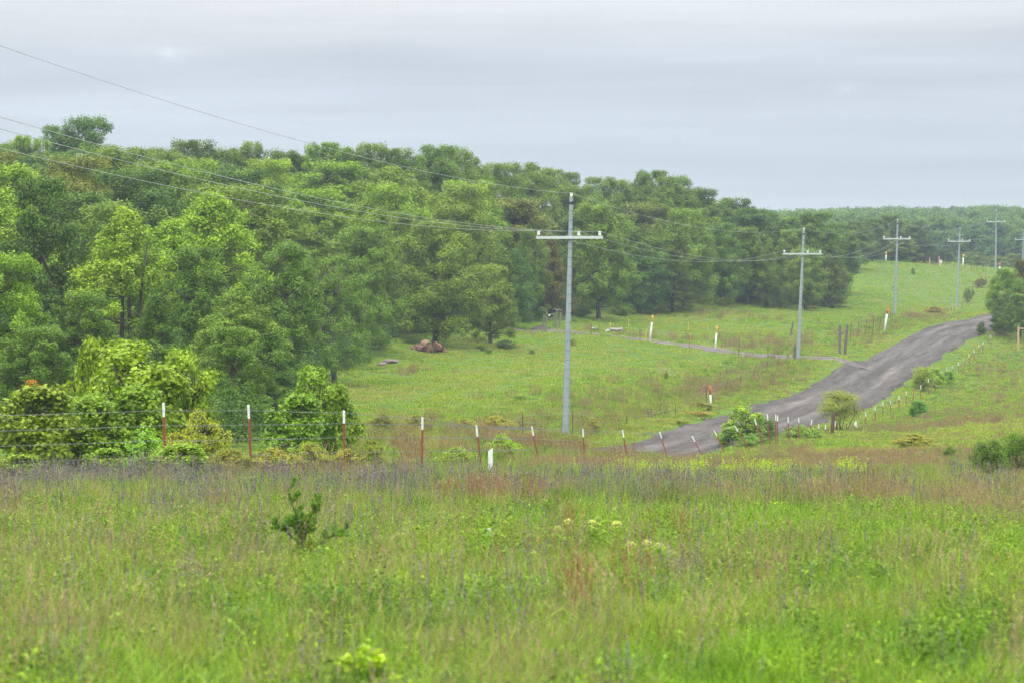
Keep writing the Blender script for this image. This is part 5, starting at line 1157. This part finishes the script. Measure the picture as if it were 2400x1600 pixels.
# slate coloured flower spikes
KS = [(blades('spikes', 14, .30, .44, .003, rs, .12, .25, head=(.14, .018, 8)), G_SPK), (blades('spike', 4, .10, .42, .003, rs, .12, .25, head=(.13, .016, 9)), G_SPK), (blades('spike', 3, .08, .5, .003, rs, .1, .2, head=(.15, .018, 10)), G_SPK)]
X, Y, r_ = sector(7.5, 12, 55, .175, 4); px_ = pxof(X, Y); w_ = .17 + .36 * (fbm(X / 1.2, Y / 1.6, 9) > .56) + .85 * np.exp(-((Y - 40) / 12) ** 2) * np.clip((1000 - px_) / 500, 0, 1) * (fbm(X / .8, Y / 2, 61) - .25) + .5 * np.exp(-((Y - 48) / 11) ** 2) * (px_ < 2000) * (fbm(X / .8, Y / 2, 61) - .2); w_ *= np.where(px_ > 1700, .55, 1)
keep = r_.uniform(0, 1, len(X)) < w_; X, Y = X[keep], Y[keep]; p_, ro, sc_ = put(X, Y, r_, .75, 1.15, .06); gn_scatter('flower_spikes', 'thin dark slate coloured flower spikes standing in the meadow', KS, p_, ro, sc_ * np.interp(Y, [30, 45], [.8, 1]), np.where((Y > 36) & (r_.uniform(0, 1, len(X)) < .35), 0, r_.randint(1, 3, len(X))), 'wildflowers')
# bigger grey violet seed mass at the back left
# lime green forbs strip
KL = [(forb('lime', 200, .28, .42, .05, rs, .5), G_LIME), (forb('lime', 160, .22, .5, .045, rs, .4), G_LIME)]
X, Y, r_ = sector(9, 60, 84, .175, 6); px_ = pxof(X, Y); w_ = np.where((px_ > 1180) & (px_ < 2020), np.exp(-((Y - (70 + 4 * np.sin(px_ / 90))) / 3.6) ** 2) * np.interp(px_, [1180, 1450, 1600, 1750, 1990, 2060], [.05, .2, .5, 1.1, 1.2, .1]), 0)
w_ = w_ * np.clip(3.2 * fbm(X / 1.3, Y / 4, 71) - .95, 0, 1); keep = r_.uniform(0, 1, len(X)) < w_; X, Y = X[keep], Y[keep]; p_, ro, sc_ = put(X, Y, r_, .5, 1.05); gn_scatter('lime_forbs', 'strip of bright lime green weeds in front of the brown grass', KL, p_, ro, sc_, r_.randint(0, 2, len(X)), 'weeds')
# little yellow flowers
X, Y, r_ = sector(1.3, 13, 60, .175, 8); keep = fbm(X / 1.5, Y / 2, 14) > .58; X, Y = X[keep], Y[keep]; p_, ro, sc_ = put(X, Y, r_, .7, 1.1)
gn_scatter('yellow_flowers', 'tiny yellow flowers dotted through the meadow', [(blades('floret', 4, .10, .27, .002, rs, .2, .2, head=(.008, .013, 3)), G_YEL)], p_, ro, sc_, np.zeros(len(X)), 'wildflowers')
# red brown dock stalks
KD = [(blades('dock', 7, .09, .62, .006, rs, .35, .25, head=(.22, .014, 14)), grass_material('dock_stalks', [(.3, (.19, .075, .045)), (.7, (.26, .11, .06))], 1, .1))]
X, Y, r_ = sector(5, 38, 44, .02, 10); X = X * .8 + (1155 - CXP) / FPX * Y; X2, Y2, _ = sector(1.6, 19, 30, .03, 12); X2 = X2 + (1390 - CXP) / FPX * Y2; X = np.concatenate([X, X2]); Y = np.concatenate([Y, Y2]); p_, ro, sc_ = put(X, Y, r_, .5, .85)
gn_scatter('dock_stalks', 'reddish brown dead stalks clumped in the meadow centre', KD, p_, ro, sc_, np.zeros(len(X)), 'weeds')
# roadside, right field, ditch: coarse tufts
KR = [(blades('tuft', 130, .6, .30, .016, rs, .5), G_GRASS), (blades('tuft', 120, .6, .42, .014, rs, .4), G_GRASS), (forb('herb', 170, .5, .4, .08, rs, .5), G_BRUSH), (blades('tuft', 80, .5, .66, .010, rs, .25, head=(.14, .025, 4)), G_RED), (blades('tuft', 90, .5, .6, .01, rs, .3, head=(.1, .02, 3)), G_DRY)]
X, Y, r_ = sector(2.6, 84, 380, .172, 14); px_ = pxof(X, Y)
fence_d = np.interp(px_, [380, 990, 1262, 1471, 1644, 1805, 1918, 2029, 2124, 2233, 2340], [60, 68, 90, 107, 128, 137, 168, 190, 223, 253, 303])
ditch = np.exp(-((Y - np.interp(px_, [800, 1050, 1325, 1500, 1650, 1750, 1850], [108, 125, 142, 160, 186, 214, 240])) / 17) ** 2) * (px_ > 820) * (px_ < 1900)
drd = dist_poly(X, Y, ROAD); verge = np.exp(-((drd - 6) / 4.5) ** 2); dn = dryf(X, Y)
rfield = (px_ > 1900) & (Y < np.interp(px_, [1900, 2400], [170, 320]))
upf = np.exp(-((px_ - 2265) / 50) ** 2) * (Y > 385) 
w_ = np.clip(.9 * ditch + .9 * verge * (Y < 345) + 1.1 * dn + .6 * rfield + .5 * (Y < fence_d) + .3 * upf, 0, 1) * np.where(Y > 240, .7, 1)
keep = (r_.uniform(0, 1, len(X)) < w_) & offroad(X, Y, 2.7) & (woodf(X, Y) < .3); X, Y, dn, ditch, verge = X[keep], Y[keep], dn[keep], ditch[keep], verge[keep]
n = len(X); q = r_.uniform(0, 1, n); idx = np.where(q < .35, 1, 0); idx = np.where((r_.uniform(0, 1, n) < .55 * ditch), 2, idx); idx = np.where(r_.uniform(0, 1, n) < .08 + .9 * dn, np.where(r_.uniform(0, 1, n) < .75, 3, 4), idx)
p_, ro, sc_ = put(X, Y, r_, .6, 1.1); sc_ *= np.where((pxof(X, Y) > 1900) & (Y < 300), .48, .9) * np.where(Y < np.interp(pxof(X, Y), [380, 990, 1262, 1471, 1644, 1805, 1918], [60, 68, 90, 107, 128, 137, 168]) + 4, .5, 1) * np.interp(dist_poly(X, Y, ROAD), [2.7, 5.5], [.4, 1]); gn_scatter('verge_grass', 'rough grass and brush along the road, the ditch and the right field', KR, p_, ro, sc_, idx)
# short grazed pasture
KP = [(blades('sod', 190, .75, .11, .02, rs, .9), G_SHORT), (blades('sod', 170, .75, .16, .02, rs, .8), G_SHORT), (forb('clover', 150, .6, .12, .06, rs, .7), G_SHORT)]
X, Y, r_ = sector(1.25, 125, 560, .172, 18); px_ = pxof(X, Y); keep = offroad(X, Y, 2.8) & (woodf(X, Y) < .5) & (px_ > 600) & (r_.uniform(0, 1, len(X)) < np.interp(Y, [125, 300, 560], [1, .6, .35])); X, Y = X[keep], Y[keep]
p_, ro, sc_ = put(X, Y, r_, .7, 1.2, .05); gn_scatter('pasture_grass', 'short bright green grass of the grazed pastures', KP, p_, ro, sc_, r_.choice(3, len(X), p=[.5, .25, .25]))
# brush on the floor of the wood and along its edge
KU = [(forb('brush', 2200, 1.3, 1.4, .10, rs, .6), G_BRUSH), (forb('brush', 2400, 1.4, 2.0, .11, rs, .6), None)]
G_UND = grass_material('undergrowth_leaves', [(.3, (.05, .11, .02)), (.5, (.07, .15, .022)), (.7, (.10, .18, .026))], .2); KU[1][0].materials.append(G_UND); KU[0][0].materials.append(G_UND)
X, Y, r_ = sector(.26, 70, 430, .172, 20); px_ = pxof(X, Y); e_ = np.interp(px_, EX, EDd, right=900); keep = ((Y > e_ - 1) & (Y < np.interp(px_, SX, SD) + 6) & (px_ < 1975)) | ((px_ < 560) & (Y > 100) & (Y < e_) & (np.arange(len(X)) % 3 == 0)); X, Y = X[keep], Y[keep]
p_, ro, sc_ = put(X, Y, r_, .6, 1.3); gn_scatter('undergrowth', 'dark leafy undergrowth on the floor of the wood', KU, p_, ro, sc_, r_.randint(0, 2, len(X)), 'undergrowth')

# ------------------------------------------------------------------ far wooded hill
fmat = leaf_material('far_foliage')
def far_material():
    m, t, o = mat('distant_foliage'); oi = nn(t, 'ShaderNodeObjectInfo'); at = nn(t, 'ShaderNodeAttribute', attribute_name='tint', attribute_type='GEOMETRY')
    c = ramp(t, oi.outputs['Random'], [(0, (.075, .16, .035)), (.4, (.115, .21, .04)), (.8, (.145, .24, .045)), (1, (.075, .14, .04))]); c = scalec(t, c, mth(t, 'ADD', mth(t, 'MULTIPLY', at.outputs['Fac'], .7), .65)); leafy_shader(t, o, c, .35); return m
M_FAR = far_material(); FARP = []
for s in range(4):
    t_ = crown_tree('far_tree', 10, [7.5, 8.5, 6.5, 8][s], [.1, .2, .1, .3][s], 46, 1.15, 95, (.45, .34), 90 + s, twigs=False)
    cm = [c for c in t_.children if c.name.startswith('crown')][0].data.copy(); cm.materials.clear(); cm.materials.append(M_FAR); FARP.append((cm, None)); PROTO['far%d' % s] = t_
X, Y, r_ = sector(.028, 640, 1060, .175, 25); px_ = pxof(X, Y); keep = (px_ > 1650); X, Y = X[keep], Y[keep]
p_, ro, sc_ = put(X, Y, r_, .75, 1.25, .03); gn_scatter('distant_woods', 'hazy wooded hill filling the distance behind the pasture crest', FARP, p_, ro, sc_, r_.randint(0, 4, len(X)), 'woods')

# prototypes have done their work: only the copies stay
for t_ in PROTO.values():
    for c in list(t_.children_recursive): bpy.data.objects.remove(c)
    bpy.data.objects.remove(t_)

# ------------------------------------------------------------------ haze
hm = bpy.data.materials.new('haze'); hm.use_nodes = True; t = hm.node_tree; t.nodes.clear(); o = nn(t, 'ShaderNodeOutputMaterial'); pv = nn(t, 'ShaderNodeVolumePrincipled')
pv.inputs['Color'].default_value = (.44, .54, .62, 1); pv.inputs['Density'].default_value = .00038; pv.inputs['Anisotropy'].default_value = .2; t.links.new(pv.outputs[0], o.inputs['Volume'])
mb = MB(); mb.box((0, 590, 13), (700, 1240, 84)); hz = link('haze', mb.mesh('haze'), hm); tag(hz, 'thin pale haze in the air', 'haze', kind='stuff')
